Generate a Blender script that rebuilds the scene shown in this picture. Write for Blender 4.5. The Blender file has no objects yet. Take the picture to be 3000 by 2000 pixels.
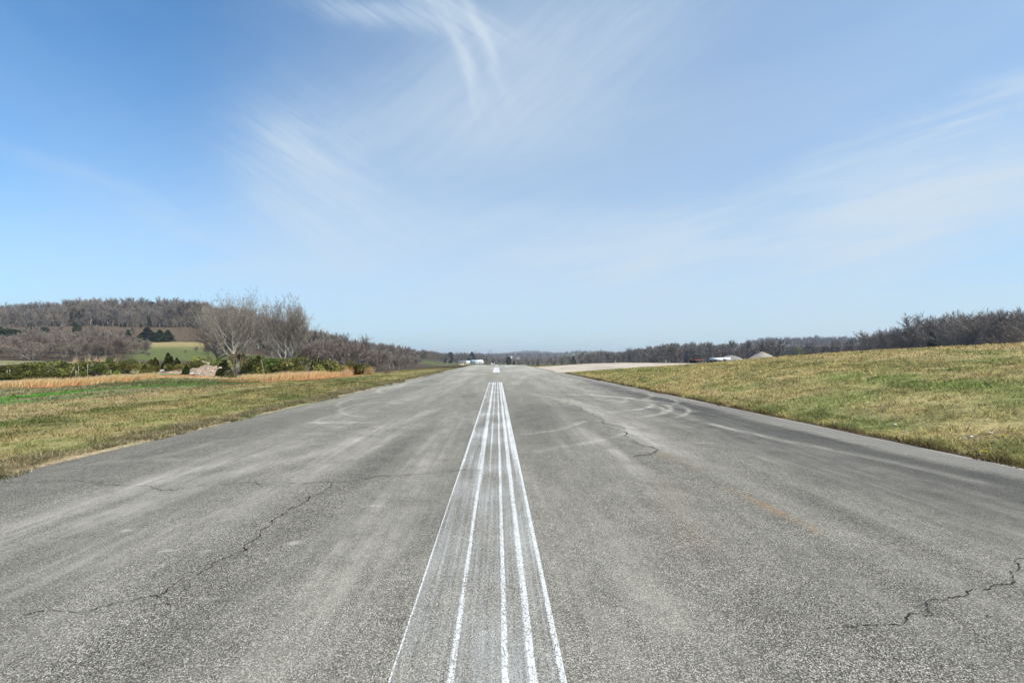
import bpy, math, random
import numpy as np
from mathutils import Vector, Matrix, Euler

random.seed(7)
RNG = np.random.default_rng(11)
S = bpy.context.scene
COL = S.collection
PI = math.pi
F = 1300.0            # focal length in units of the 3000 px frame
PX0, PY0 = 1456.0, 1052.0
EYE = 1.65
HAZE = .00021

# ------------------------------------------------------------------ helpers
def gp(px, py, z=0.0):
    """point of the level z seen at that spot of the photograph"""
    Y = (EYE - z) * F / (py - PY0)
    return ((px - PX0) / F * Y, Y)

def at(px, Y):
    return ((px - PX0) / F * Y, Y)

def zy(py, Y):
    return EYE + (PY0 - py) / F * Y

def sstep(a, b, x):
    t = np.clip((np.asarray(x, float) - a) / (b - a), 0, 1)
    return t * t * (3 - 2 * t)

def _h(ix, iy, s):
    v = np.sin(ix * 127.1 + iy * 311.7 + s * 74.7) * 43758.5453
    return v - np.floor(v)

def vnoise(x, y, s=0):
    x = np.asarray(x, float); y = np.asarray(y, float)
    ix = np.floor(x); iy = np.floor(y); fx = x - ix; fy = y - iy
    fx = fx * fx * (3 - 2 * fx); fy = fy * fy * (3 - 2 * fy)
    a = _h(ix, iy, s); b = _h(ix + 1, iy, s); c = _h(ix, iy + 1, s); d = _h(ix + 1, iy + 1, s)
    return (a * (1 - fx) + b * fx) * (1 - fy) + (c * (1 - fx) + d * fx) * fy

def fbm(x, y, s=0, o=4):
    r = 0; a = 0.5; n = 0
    for k in range(o):
        r = r + a * vnoise(x * 2 ** k, y * 2 ** k, s + k * 3.1); n += a; a *= 0.5
    return r / n

def srgb(r, g, b):
    f = lambda c: (c / 255 / 12.92) if c / 255 <= 0.04045 else ((c / 255 + 0.055) / 1.055) ** 2.4
    return (f(r), f(g), f(b))

def npmesh(name, V, Fc, col=None, mat=None, smooth=False):
    V = np.asarray(V, np.float32); Fc = np.asarray(Fc, np.int32)
    k = Fc.shape[1]
    me = bpy.data.meshes.new(name)
    me.vertices.add(len(V)); me.vertices.foreach_set('co', V.ravel())
    me.loops.add(Fc.size); me.loops.foreach_set('vertex_index', Fc.ravel())
    me.polygons.add(len(Fc))
    me.polygons.foreach_set('loop_start', np.arange(0, Fc.size, k, dtype=np.int32))
    if smooth:
        me.polygons.foreach_set('use_smooth', np.ones(len(Fc), bool))
    if col is not None:
        c = np.ones((len(V), 4), np.float32); c[:, :3] = col
        a = me.attributes.new('Col', 'FLOAT_COLOR', 'POINT'); a.data.foreach_set('color', c.ravel())
    me.update(calc_edges=True)
    if mat: me.materials.append(mat)
    return me

def link(name, me, parent=None, loc=(0, 0, 0), rz=0, sc=1):
    o = bpy.data.objects.new(name, me); COL.objects.link(o)
    if parent: o.parent = parent
    o.location = loc; o.rotation_euler = (0, 0, rz)
    o.scale = (sc, sc, sc) if not isinstance(sc, tuple) else sc
    return o

def tag(o, label=None, cat=None, group=None, kind=None):
    if label: o['label'] = label
    if cat: o['category'] = cat
    if group: o['group'] = group
    if kind: o['kind'] = kind
    return o

def copy_tree(o, parent=None):
    c = o.copy(); COL.objects.link(c)
    if parent: c.parent = parent
    for ch in list(o.children): copy_tree(ch, c)
    return c

class MB:
    """collects triangles"""
    def __init__(s): s.V = []; s.T = []; s.C = []; s.n = 0
    def add(s, V, T, col=None):
        V = np.asarray(V, float).reshape(-1, 3); T = np.asarray(T, int).reshape(-1, 3)
        s.V.append(V); s.T.append(T + s.n); s.n += len(V)
        s.C.append(np.tile(np.asarray(col if col is not None else (1, 1, 1), float), (len(V), 1)) if np.ndim(col) < 2 else np.asarray(col, float))
    def box(s, c, d, rz=0, col=None, top=1.0):
        x, y, z = [k / 2 for k in d]
        P = np.array([[-x, -y, -z], [x, -y, -z], [x, y, -z], [-x, y, -z], [-x * top, -y * top, z], [x * top, -y * top, z], [x * top, y * top, z], [-x * top, y * top, z]])
        cc, ss = math.cos(rz), math.sin(rz)
        P = np.c_[P[:, 0] * cc - P[:, 1] * ss, P[:, 0] * ss + P[:, 1] * cc, P[:, 2]] + np.asarray(c, float)
        T = [[0, 2, 1], [0, 3, 2], [4, 5, 6], [4, 6, 7], [0, 1, 5], [0, 5, 4], [1, 2, 6], [1, 6, 5], [2, 3, 7], [2, 7, 6], [3, 0, 4], [3, 4, 7]]
        s.add(P, T, col)
    def tube(s, pts, rad, n=5, col=None, cap=True):
        pts = np.asarray(pts, float); m = len(pts)
        rad = np.broadcast_to(np.asarray(rad, float), (m,))
        d = np.gradient(pts, axis=0); d /= (np.linalg.norm(d, axis=1, keepdims=True) + 1e-9)
        ref = np.array([0.31, 0.95, 0.05]) if abs(d[0][1]) < 0.8 else np.array([1.0, 0.1, 0.05])
        u = np.cross(d, ref); u /= (np.linalg.norm(u, axis=1, keepdims=True) + 1e-9)
        w = np.cross(d, u)
        a = np.arange(n) / n * 2 * PI
        R = pts[:, None, :] + rad[:, None, None] * (np.cos(a)[None, :, None] * u[:, None, :] + np.sin(a)[None, :, None] * w[:, None, :])
        V = R.reshape(-1, 3); T = []
        for i in range(m - 1):
            for j in range(n):
                a0 = i * n + j; a1 = i * n + (j + 1) % n; b0 = a0 + n; b1 = a1 + n
                T.append((a0, a1, b1)); T.append((a0, b1, b0))
        if cap:
            for j in range(1, n - 1):
                T.append((0, j + 1, j)); q = (m - 1) * n; T.append((q, q + j, q + j + 1))
        s.add(V, T, col)
    def mesh(s, name, mat=None, smooth=False):
        if not s.V: return None
        return npmesh(name, np.vstack(s.V), np.vstack(s.T), np.vstack(s.C), mat, smooth)
    def arrays(s): return np.vstack(s.V), np.vstack(s.T), np.vstack(s.C)

# ------------------------------------------------------------------ materials
def newmat(name):
    m = bpy.data.materials.new(name); m.use_nodes = True
    nt = m.node_tree; nt.nodes.clear()
    return m, nt

class NT:
    def __init__(s, nt): s.nt = nt
    def n(s, t, **kw):
        x = s.nt.nodes.new(t)
        for k, v in kw.items():
            if k.startswith('i_'): x.inputs[k[2:].replace('_', ' ')].default_value = v
            else: setattr(x, k, v)
        return x
    def l(s, a, b): s.nt.links.new(a, b)
    def inp(s, node, i, v):
        if v is None: return
        if hasattr(v, 'is_linked') or isinstance(v, bpy.types.NodeSocket): s.l(v, node.inputs[i])
        else: node.inputs[i].default_value = v
    def m(s, op, a, b=None, c=None, clamp=False):
        x = s.nt.nodes.new('ShaderNodeMath'); x.operation = op; x.use_clamp = clamp
        s.inp(x, 0, a); s.inp(x, 1, b); s.inp(x, 2, c)
        return x.outputs[0]
    def mix(s, f, a, b, bt='MIX'):
        x = s.nt.nodes.new('ShaderNodeMix'); x.data_type = 'RGBA'; x.blend_type = bt
        s.inp(x, 0, f)
        for i, v in ((6, a), (7, b)):
            if isinstance(v, tuple) and len(v) == 3: v = (*v, 1)
            s.inp(x, i, v)
        return x.outputs[2]
    def rng(s, v, a, b, c=0.0, d=1.0, smooth=True):
        x = s.nt.nodes.new('ShaderNodeMapRange')
        if smooth: x.interpolation_type = 'SMOOTHSTEP'
        s.inp(x, 0, v); s.inp(x, 1, a); s.inp(x, 2, b); s.inp(x, 3, c); s.inp(x, 4, d)
        return x.outputs[0]
    def noise(s, vec, scale, detail=3, rough=0.5, dist=0.0, out=0):
        x = s.nt.nodes.new('ShaderNodeTexNoise'); x.inputs['Scale'].default_value = scale
        x.inputs['Detail'].default_value = detail; x.inputs['Roughness'].default_value = rough; x.inputs['Distortion'].default_value = dist
        if vec is not None: s.l(vec, x.inputs['Vector'])
        return x.outputs[out]
    def voro(s, vec, scale, out='Color', feature='F1'):
        x = s.nt.nodes.new('ShaderNodeTexVoronoi'); x.feature = feature; x.inputs['Scale'].default_value = scale
        if vec is not None: s.l(vec, x.inputs['Vector'])
        return x.outputs[out]
    def mapp(s, vec, scale=(1, 1, 1), rot=(0, 0, 0), loc=(0, 0, 0)):
        x = s.nt.nodes.new('ShaderNodeMapping'); x.inputs['Scale'].default_value = scale
        x.inputs['Rotation'].default_value = rot; x.inputs['Location'].default_value = loc
        s.l(vec, x.inputs['Vector']); return x.outputs[0]
    def pos(s): return s.nt.nodes.new('ShaderNodeNewGeometry').outputs['Position']
    def attr(s, name, out='Color'):
        x = s.nt.nodes.new('ShaderNodeAttribute'); x.attribute_name = name; return x.outputs[out]
    def sep(s, v):
        x = s.nt.nodes.new('ShaderNodeSeparateXYZ'); s.l(v, x.inputs[0]); return x.outputs
    def bump(s, h, strength, dist):
        x = s.nt.nodes.new('ShaderNodeBump'); x.inputs['Strength'].default_value = strength; x.inputs['Distance'].default_value = dist
        s.l(h, x.inputs['Height']); return x.outputs[0]
    def out(s, sh):
        o = s.nt.nodes.new('ShaderNodeOutputMaterial'); s.l(sh, o.inputs['Surface'])
    def princ(s, col, rough=0.9, spec=0.2, normal=None):
        p = s.nt.nodes.new('ShaderNodeBsdfPrincipled')
        s.inp(p, 'Base Color', (*col, 1) if isinstance(col, tuple) and len(col) == 3 else col)
        s.inp(p, 'Roughness', rough); p.inputs['Specular IOR Level'].default_value = spec
        if normal is not None: s.l(normal, p.inputs['Normal'])
        return p.outputs[0]

def mat_simple(name, col, rough=0.85, var=0.15, scale=3.0, spec=0.2):
    m, nt = newmat(name); g = NT(nt)
    p = g.pos()
    n = g.noise(p, scale, 4, 0.6)
    c = g.mix(n, tuple(k * (1 - var * 2) for k in col), tuple(min(1, k * (1 + var * 2)) for k in col))
    g.out(g.princ(c, rough, spec))
    return m

def mat_foliage(name, var=0.5, trans=0.25, rand=0.35):
    """leaf colour sits in the mesh attribute, varied by clump and by plant"""
    m, nt = newmat(name); g = NT(nt)
    c = g.attr('Col')
    oi = nt.nodes.new('ShaderNodeObjectInfo')
    k = g.m('ADD', g.m('MULTIPLY', oi.outputs['Random'], rand), 1 - rand / 2)
    hs = nt.nodes.new('ShaderNodeHueSaturation'); g.l(c, hs.inputs['Color']); g.l(k, hs.inputs['Value'])
    g.l(g.m('ADD', 0.485, g.m('MULTIPLY', oi.outputs['Random'], 0.03)), hs.inputs['Hue'])
    d = nt.nodes.new('ShaderNodeBsdfDiffuse'); g.l(hs.outputs[0], d.inputs['Color'])
    t = nt.nodes.new('ShaderNodeBsdfTranslucent'); g.l(hs.outputs[0], t.inputs['Color'])
    mx = nt.nodes.new('ShaderNodeMixShader'); mx.inputs[0].default_value = trans
    g.l(d.outputs[0], mx.inputs[1]); g.l(t.outputs[0], mx.inputs[2])
    g.out(mx.outputs[0])
    return m

def mat_bark(name):
    m, nt = newmat(name); g = NT(nt)
    c = g.attr('Col'); p = g.pos()
    n = g.noise(g.mapp(p, (1, 1, 0.5)), 2.6, 5, 0.65)
    k = g.rng(n, 0.35, 0.65, 0.45, 1.35)
    c2 = g.mix(1.0, c, k, 'MULTIPLY')
    g.out(g.princ(c2, 0.9, 0.15))
    return m

M_LEAF = mat_foliage('leaf_material')
M_GRASS = mat_foliage('grass_blade_material', trans=0.35, rand=0.0)
M_BARK = mat_bark('bark_material')
M_TWIG = mat_foliage('twig_material', trans=0.0, rand=0.45)

# ------------------------------------------------------------------ terrain
# one row per picture column: (distance, ground height)
TAB = {
 -900: [(20, 0), (34.8, .05), (39.8, 1.5), (47, 1.5), (60, .8), (95, .6), (130, 2), (180, 5.5), (240, 11), (290, 17), (350, 27), (480, 45), (600, 46), (900, 36), (5500, 30)],
 0:    [(20, 0), (34.8, .05), (39.8, 1.6), (47, 1.5), (52, 1.2), (70, .6), (95, .6), (130, 2), (180, 5.5), (240, 10.7), (290, 16.8), (350, 27), (480, 40), (560, 40), (900, 25), (5500, 20)],
 300:  [(20, 0), (35, .0), (40, 1.42), (46, 1.2), (60, .5), (95, .6), (130, 2), (180, 5.5), (240, 10.7), (290, 16.8), (350, 28.6), (480, 51), (560, 50), (900, 25), (5500, 20)],
 430:  [(20, 0), (34, .0), (39, .4), (46, .5), (60, .2), (95, .6), (130, 2.3), (180, 5.8), (240, 10.7), (290, 16.8), (350, 27), (480, 49), (560, 49), (900, 25), (5500, 20)],
 560:  [(20, 0), (36, .0), (41, .25), (50, .2), (70, -.3), (95, .2), (130, 2.3), (180, 5.8), (240, 10.7), (290, 16.8), (350, 26.6), (480, 48), (560, 48), (900, 20), (5500, 20)],
 720:  [(20, 0), (36, -.05), (50, -.1), (70, -.5), (95, -.3), (130, 1.2), (180, 4.2), (240, 9), (300, 16), (350, 23), (460, 42), (560, 40), (900, 15), (5500, 20)],
 830:  [(20, 0), (36, -.05), (50, -.2), (70, -.7), (95, -.8), (130, 0), (180, 2), (240, 6), (300, 12), (350, 17), (450, 25.5), (560, 24), (900, 10), (5500, 20)],
 920:  [(20, 0), (36, -.05), (50, -.3), (70, -.9), (95, -1.3), (130, -1.2), (180, .3), (240, 3), (300, 7), (350, 10), (440, 14), (560, 13), (900, 6), (5500, 20)],
 1000: [(20, 0), (40, -.05), (55, -.2), (75, -1), (95, -1.7), (130, -2), (180, -1.2), (240, 1), (300, 4), (430, 9), (560, 9), (900, 5), (5500, 20)],
 1100: [(20, 0), (50, -.05), (80, -.8), (110, -1.8), (180, -2.2), (240, -1), (300, 1.5), (430, 5.5), (600, 7.5), (900, 5), (5500, 20)],
 1200: [(20, 0), (60, -.03), (90, -.3), (140, -1.8), (200, -2.8), (300, -1), (430, 2), (600, 4.7), (800, 5), (5500, 20)],
 1300: [(20, 0), (70, 0), (110, -.05), (150, -.6), (220, -3), (350, -3.2), (560, -3), (800, 5), (1000, 5), (5500, 20)],
 1400: [(20, 0), (100, 0), (115, 0), (141, -.17), (180, -1), (240, -3.4), (400, -4.3), (640, -4.6), (800, 0), (950, 3.5), (1300, 6), (2000, 10), (2700, 22), (3400, 22), (5500, 20)],
 1456: [(20, 0), (100, 0), (115, 0), (141, -.17), (180, -1), (240, -3.5), (400, -4.5), (800, -3), (1300, 3), (2000, 10), (2700, 24), (3400, 24), (5500, 20)],
 1560: [(20, 0), (90, 0), (141, -.2), (180, -1), (240, -3.5), (400, -5), (800, -4), (1300, 4), (2000, 18), (2800, 50), (3500, 46), (5500, 30)],
 1640: [(20, 0), (90, .1), (141, -.4), (200, -2.5), (400, -5), (800, -3), (1300, 8), (2000, 14), (2600, 26), (3500, 30), (5500, 25)],
 1700: [(20, 0), (90, .15), (141, -.5), (200, -2.8), (400, -5), (800, -1), (1300, 13), (1700, 28), (2000, 26), (2600, 30), (3500, 33), (5500, 30)],
 1790: [(20, 0), (90, .3), (130, -.2), (200, -3), (380, -4.5), (520, -3), (800, 1), (1500, 12), (2200, 25), (3000, 32), (5500, 30)],
 1860: [(20, 0), (90, .5), (130, 0), (200, -3), (360, -4.5), (500, -.5), (700, 2), (1500, 10), (3000, 30), (5500, 30)],
 1960: [(20, 0), (90, .8), (130, .1), (200, -3), (340, -4), (520, 5.5), (700, 7), (1500, 15), (3000, 30), (5500, 30)],
 2050: [(20, 0), (90, 1), (130, .3), (200, -2), (340, -3), (520, 6.5), (700, 9), (1200, 20), (3000, 30), (5500, 30)],
 2150: [(20, 0), (90, 1), (130, .6), (200, -1), (340, -1.5), (520, 4), (800, 14), (1200, 30), (3000, 30), (5500, 30)],
 2240: [(20, 0), (90, 1.2), (130, .8), (200, 0), (340, 0), (520, 5), (800, 20), (1150, 46), (1500, 45), (3000, 30), (5500, 30)],
 2450: [(20, 0), (90, 1.5), (130, 1), (200, .5), (340, 2), (520, 6), (800, 22), (1150, 47), (1500, 46), (3000, 30), (5500, 30)],
 2700: [(20, 0), (80, 1.6), (130, 1), (200, 1), (340, 3), (520, 7), (800, 22), (1150, 42), (1500, 45), (3000, 30), (5500, 30)],
 3000: [(20, 0), (70, 1.8), (130, 1.5), (200, 3), (340, 7), (520, 12), (800, 25), (1150, 42), (1500, 45), (3000, 30), (5500, 30)],
 3700: [(20, 0), (70, 1.8), (130, 2), (200, 4), (340, 9), (520, 14), (800, 25), (1150, 42), (1500, 45), (3000, 30), (5500, 30)],
}
_LY = np.linspace(math.log(20), math.log(5500), 320)
_PXG = np.linspace(-900, 3700, 461)
_cols = sorted(TAB)
_A = np.array([np.interp(_LY, [math.log(a) for a, b in TAB[c]], [b for a, b in TAB[c]]) for c in _cols])
_G = np.array([np.interp(_PXG, _cols, _A[:, j]) for j in range(len(_LY))]).T      # (px, logY)
def _gauss(A, ax, s):
    r = int(3 * s); k = np.exp(-0.5 * (np.arange(-r, r + 1) / s) ** 2); k /= k.sum()
    P = np.apply_along_axis(lambda v: np.convolve(np.pad(v, r, 'edge'), k, 'valid'), ax, A)
    return P
_G = _gauss(_gauss(_G, 1, 2.0), 0, 1.4)

def zfar(x, y):
    y = np.maximum(y, 20.0); px = np.clip(PX0 + F * x / y, -900, 3699.9)
    u = (px + 900) / 10.0; v = np.clip((np.log(y) - _LY[0]) / (_LY[1] - _LY[0]), 0, 318.99)
    i = u.astype(int); j = v.astype(int); fu = u - i; fv = v - j
    i1 = np.minimum(i + 1, 460)
    return (_G[i, j] * (1 - fu) + _G[i1, j] * fu) * (1 - fv) + (_G[i, j + 1] * (1 - fu) + _G[i1, j + 1] * fu) * fv

XL, XR = -7.15, 7.95
def zrun(y):
    y = np.asarray(y, float); t = np.maximum(y - 115, 0)
    return np.where(y < 230, -0.00025 * t * t, -0.00025 * 115 ** 2 - 0.02 * (y - 230))

def xedge_r(y):
    return XR + 0.09 * (vnoise(y * 0.5, 3.3, 5) - .5) + 0.03 * (vnoise(y * 2.1, 1.3, 6) - .5)
def xedge_l(y):
    return XL + 0.22 * (vnoise(y * 0.6, 7.3, 8) - .5) + 0.12 * (vnoise(y * 2.7, 1.9, 9) - .5)

def znear(x, y):
    A = np.interp(y, [-40, 0, 21, 26, 32, 39, 45, 50, 58, 72, 95, 120], [2.5, 2.5, 2.42, 2.3, 2.12, 1.75, 1.32, 1.08, .92, .85, .95, .9])
    s = np.clip((x - 8.2) / 19.0, 0, 1); s = 1 - (1 - s) ** 1.7
    s = s * sstep(8.0, 9.6, x)
    r = A * s - 0.02 * np.maximum(x - 27, 0) * (y < 200)
    r = np.maximum(r, -1)
    l = -0.004 * np.maximum(-x - 8, 0) + 0.02
    return np.where(x > 0, r, np.maximum(l, -.3)) + zrun(np.minimum(y, 230))

def zter(x, y):
    x = np.asarray(x, float); y = np.asarray(y, float)
    s = sstep(-14, -9, x)
    w = sstep(24, 32, y) * (1 - s) + sstep(85, 118, y) * s
    z = znear(x, y) * (1 - w) + zfar(x, y) * w
    d = np.maximum(np.maximum(XL - 0.3 - x, x - XR - 0.3), 0)
    dist = np.hypot(x, y)
    amp = np.clip(d / 6, 0, 1)
    z = z + amp * (0.10 * (fbm(x * .25, y * .25, 2, 3) - .5) + 0.05 * (fbm(x * 1.1, y * 1.1, 4, 2) - .5))
    z = z + sstep(90, 300, dist) * amp * 2.5 * (fbm(x * .02, y * .02, 12, 3) - .5)
    return z

def ground_z(x, y):
    return float(zter(np.array([x]), np.array([y]))[0])

_HY = np.concatenate([np.arange(3, 60, .1), np.geomspace(60, 3000, 600)])
def hit(px, py):
    """first point of the ground met by that sight line"""
    x = (px - PX0) / F * _HY; g = zter(x, _HY) - (EYE + (PY0 - py) / F * _HY)
    i = int(np.argmax(g > 0)); return x[i], _HY[i]

TAN = np.array(srgb(180, 156, 116)); STRAW = np.array(srgb(178, 160, 112)); GREEN = np.array(srgb(98, 106, 60))
BGREEN = np.array(srgb(66, 148, 32)); PINK = np.array(srgb(158, 143, 116)); GREY = np.array(srgb(138, 132, 104)); RED = np.array(srgb(176, 104, 66))
LITTER = np.array(srgb(84, 72, 60)); MEADOW = np.array(srgb(104, 110, 66)); BROWNF = np.array(srgb(104, 88, 70)); ORANGE = np.array(srgb(188, 164, 120))
SOIL = np.array(srgb(92, 72, 54))

def lerp(a, b, t): return a * (1 - t[:, None]) + b * t[:, None]

def gcol(x, y):
    """colour of the turf and soil by place (linear)"""
    x = np.asarray(x, float); y = np.asarray(y, float)
    n1 = fbm(x * .35, y * .16, 21, 4); n2 = fbm(x * 1.6, y * 1.3, 31, 3); n3 = fbm(x * .12, y * .05, 41, 3)
    c = lerp(np.tile(GREEN, (len(x), 1)), STRAW, np.clip(sstep(.33, .62, n1 * .6 + n2 * .4) * .85 + .08, 0, 1))
    px = PX0 + F * x / np.maximum(y, 1.0)
    L = x < 0
    c = lerp(c, STRAW, L * .08)
    w = (n1 - .5) * 3.0
    tanb = sstep(-13.2, -14.6, x + w) * (1 - sstep(-17.2, -18.4, x + w)) * L
    c = lerp(c, TAN, tanb * (.35 + .45 * sstep(.3, .6, n2)) * (1 - .6 * sstep(26, 34, y)))
    gz = sstep(-17.5, -18.5, x + w * .5) * L
    c = lerp(c, GREY * .85 + GREEN * .15, gz * .75 * (y < 60))
    bg = sstep(-18.6, -19.1, x + w * .25) * (1 - sstep(-21.7, -22.4, x + w * .25)) * L * (1 - sstep(27, 34, y)) * sstep(.3, .46, fbm(x * .3, y * .12, 55, 3))
    c = lerp(c, BGREEN, bg * .95)
    ol = sstep(26, 30, y) * (1 - sstep(33.5, 35, y)) * sstep(-17, -18.5, x + w * .4) * (1 - sstep(-26, -27, x)) * L
    c = lerp(c, GREEN * .9, ol * .7)
    edge = (1 - sstep(.25, 1.15, (XL - x) + (n2 - .5) * .7)) * L * (x < XL + .4)
    c = lerp(c, PINK, edge * .85)
    # right bank
    R = x > 7.5
    c = lerp(c, STRAW * 1.2, R * (.22 + .55 * n2))
    wr = (n3 - .5) * 7 + (n1 - .5) * 4
    orb = sstep(17.5, 20.5, x + wr - .15 * np.maximum(y - 40, 0)) * R * (1 - sstep(52, 58, y))
    c = lerp(c, ORANGE, orb * (.68 + .32 * sstep(.35, .6, n2)))
    gst = np.exp(-((x - 12.6 - (n3 - .5) * 3) / .8) ** 2) * R * sstep(.42, .56, fbm(x * .2, y * .12, 75, 2)) * (y < 50)
    c = lerp(c, BGREEN * .7, gst * .4)
    tufts = sstep(.62, .72, fbm(x * 1.2, y * 1.2, 61, 2)) * R
    c = lerp(c, ORANGE, tufts * .7)
    gsp = sstep(.60, .70, fbm(x * .9 + 5, y * .7, 71, 2))
    c = lerp(c, BGREEN * .35 + GREEN * .65, gsp * .4)
    se = (1 - sstep(.12, .34, x - XR + (n2 - .5) * .25)) * R
    c = lerp(c, SOIL, se * .9)
    # far ground
    far = sstep(60, 100, y) * np.where(L, 1.0, sstep(90, 120, y))
    fc = lerp(np.tile(LITTER, (len(x), 1)), MEADOW, np.clip((px > 380) * (px < 620) * sstep(100, 120, y) * (1 - sstep(236, 250, y)), 0, 1))
    me2 = (px > 560) * (px < 1000) * sstep(100, 120, y) * (1 - sstep(170, 190, y)) * .6
    fc = lerp(fc, MEADOW * .9, me2)
    fc = lerp(fc, STRAW * .85, (px > 380) * (px < 640) * sstep(165, 222, y + 25 * (n3 - .5)) * (1 - sstep(240, 247, y)) * .9)
    cl = sstep(248, 262, y) * (1 - sstep(342, 352, y)) * (px < 600) * (px > -900)
    fc = lerp(fc, BROWNF, cl * .9)
    gr = (px > 1180) * (px < 1650) * sstep(300, 330, y) * (1 - sstep(520, 600, y))
    fc = lerp(fc, MEADOW * .8, gr * .9)
    gh = sstep(1330, 1450, y) * (1 - sstep(1640, 1720, y)) * sstep(1610, 1660, px) * (1 - sstep(1740, 1780, px))
    fc = lerp(fc, MEADOW * 1.15, gh)
    c = lerp(c, fc, np.clip(far, 0, 1))
    return c

def build_ground():
    def axis(lo, hi, step, g, lim):
        a = list(np.arange(lo, hi + 1e-6, step)); s = step
        while a[-1] < lim: s *= g; a.append(a[-1] + s)
        s = step
        return a
    xp = axis(0, 46, .5, 1.05, 4600); xn = [-v for v in axis(0, 46, .5, 1.05, 4600)][1:]
    xs = np.array(sorted(xn + xp + [XL - .35, XL - .1, XL + .25, XR - .25, XR + .12, XR + .35, XR + .7, XL - .7]))
    ys = np.array(sorted([-4000, -1500, -600, -250, -120, -70] + list(np.arange(-45, 0, 3)) + axis(0, 60, .5, 1.03, 5400)))
    X, Y = np.meshgrid(xs, ys); x = X.ravel(); y = Y.ravel()
    z = zter(x, y)
    under = (x > XL + .2) & (x < XR - .2) & (y < 300)
    z = np.where(under, zrun(y) - .12, z)
    nx, ny = len(xs), len(ys)
    i, j = np.meshgrid(np.arange(nx - 1), np.arange(ny - 1)); a = (j * nx + i).ravel()
    Fc = np.c_[a, a + 1, a + 1 + nx, a + nx]
    c = gcol(x, y)
    m, nt = newmat('turf_material'); g = NT(nt)
    p = g.pos()
    n1 = g.noise(p, 9.0, 5, 0.7); n2 = g.noise(p, 0.9, 4, 0.6)
    k = g.m('ADD', g.rng(n1, .25, .75, .5, 1.3), g.rng(n2, .3, .7, -.15, .15))
    col = g.mix(1.0, g.attr('Col'), k, 'MULTIPLY')
    g.out(g.princ(col, 1.0, 0.05, g.bump(n1, .8, .08)))
    o = link('ground', npmesh('ground', np.c_[x, y, z], Fc, c, m, True))
    tag(o, 'grassy ground spreading from the runway verges to the wooded hills', 'ground', kind='structure')
build_ground()

# ------------------------------------------------------------------ runway
def polydist(x, y, pts):
    d = np.full(len(x), 1e9); tt = np.zeros(len(x)); L = 0
    for (ax, ay), (bx, by) in zip(pts[:-1], pts[1:]):
        vx, vy = bx - ax, by - ay; l2 = vx * vx + vy * vy + 1e-9
        t = np.clip(((x - ax) * vx + (y - ay) * vy) / l2, 0, 1)
        q = np.hypot(x - ax - t * vx, y - ay - t * vy)
        tt = np.where(q < d, L + t * math.sqrt(l2), tt); d = np.minimum(d, q); L += math.sqrt(l2)
    return d, tt / L

STREAKS = [  # photograph spots, half width m, strength
 ([(0, 1640), (350, 1510), (700, 1380), (1000, 1310), (1100, 1262), (1300, 1190)], .22, .55),
 ([(0, 1770), (250, 1660), (600, 1520), (800, 1440), (1050, 1330), (1250, 1230)], .25, .40),
 ([(330, 1440), (480, 1400), (700, 1345), (950, 1290)], .16, .45),
 ([(0, 1560), (150, 1510), (430, 1420), (600, 1385)], .18, .35),
 ([(420, 1345), (520, 1325), (640, 1290), (700, 1290)], .14, .5),
 ([(250, 1360), (420, 1345), (600, 1345)], .12, .4),
 ([(1540, 1150), (1700, 1178), (1850, 1230), (1930, 1300), (2050, 1360)], .3, .55),
 ([(1640, 1165), (1740, 1205), (1860, 1270), (1960, 1330)], .35, .6),
 ([(1520, 1275), (1640, 1258), (1720, 1230)], .09, .55),
 ([(1530, 1330), (1650, 1308), (1760, 1290), (1850, 1265)], .10, .6),
 ([(1690, 1250), (1800, 1320), (1900, 1400)], .12, .5),
 ([(1780, 1185), (2000, 1250), (2200, 1330), (2400, 1400)], .15, .25),
 ([(2050, 1235), (2300, 1290), (2600, 1350), (3000, 1440)], .12, .55),
 ([(1555, 1130), (1610, 1136), (1700, 1150), (1800, 1165)], .16, .5),
 ([(1480, 1350), (1560, 1420), (1640, 1560), (1760, 1800), (1900, 2100)], .25, .22),
 ([(1700, 1420), (1800, 1520), (1900, 1680), (2000, 1900)], .2, .2),
 ([(1780, 1160), (1900, 1180), (2000, 1195), (2060, 1210)], .10, .4),
 ([(1100, 1150), (1200, 1120), (1330, 1090), (1400, 1075)], .3, .5),
 ([(1180, 1180), (1300, 1130), (1400, 1095)], .3, .45),
 ([(1500, 1130), (1540, 1100), (1600, 1090)], .35, .5),
]
def ring(cx, cy, r, a0, a1, n=26):
    return [(cx + r * math.cos(t), cy + r * math.sin(t)) for t in np.linspace(a0, a1, n)]
RINGS = [(ring(1.6, 16.5, 4.55, -1.2, 1.9), .11, .6), (ring(1.4, 16.2, 5.15, -.9, 1.5), .10, .5), (ring(1.9, 17.5, 4.0, -1.4, 1.2), .12, .4), (ring(2.3, 15.5, 3.3, -.7, 1.7), .10, .45),
         (ring(3.0, 18.5, 2.3, -1.6, 1.2), .09, .35), (ring(2.1, 19.0, 5.2, -.9, .9), .12, .35), (ring(1.2, 22, 6.1, -.9, 1.0), .15, .35),
         (ring(-2.2, 15.2, 3.0, 1.6, 4.4), .10, .4), (ring(-1.4, 17.5, 4.6, 1.7, 3.9), .12, .35), (ring(-3.2, 12.4, 1.7, 2.2, 4.6), .06, .35), (ring(-.5, 25, 6.0, 2.0, 3.9), .2, .4)]
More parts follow.
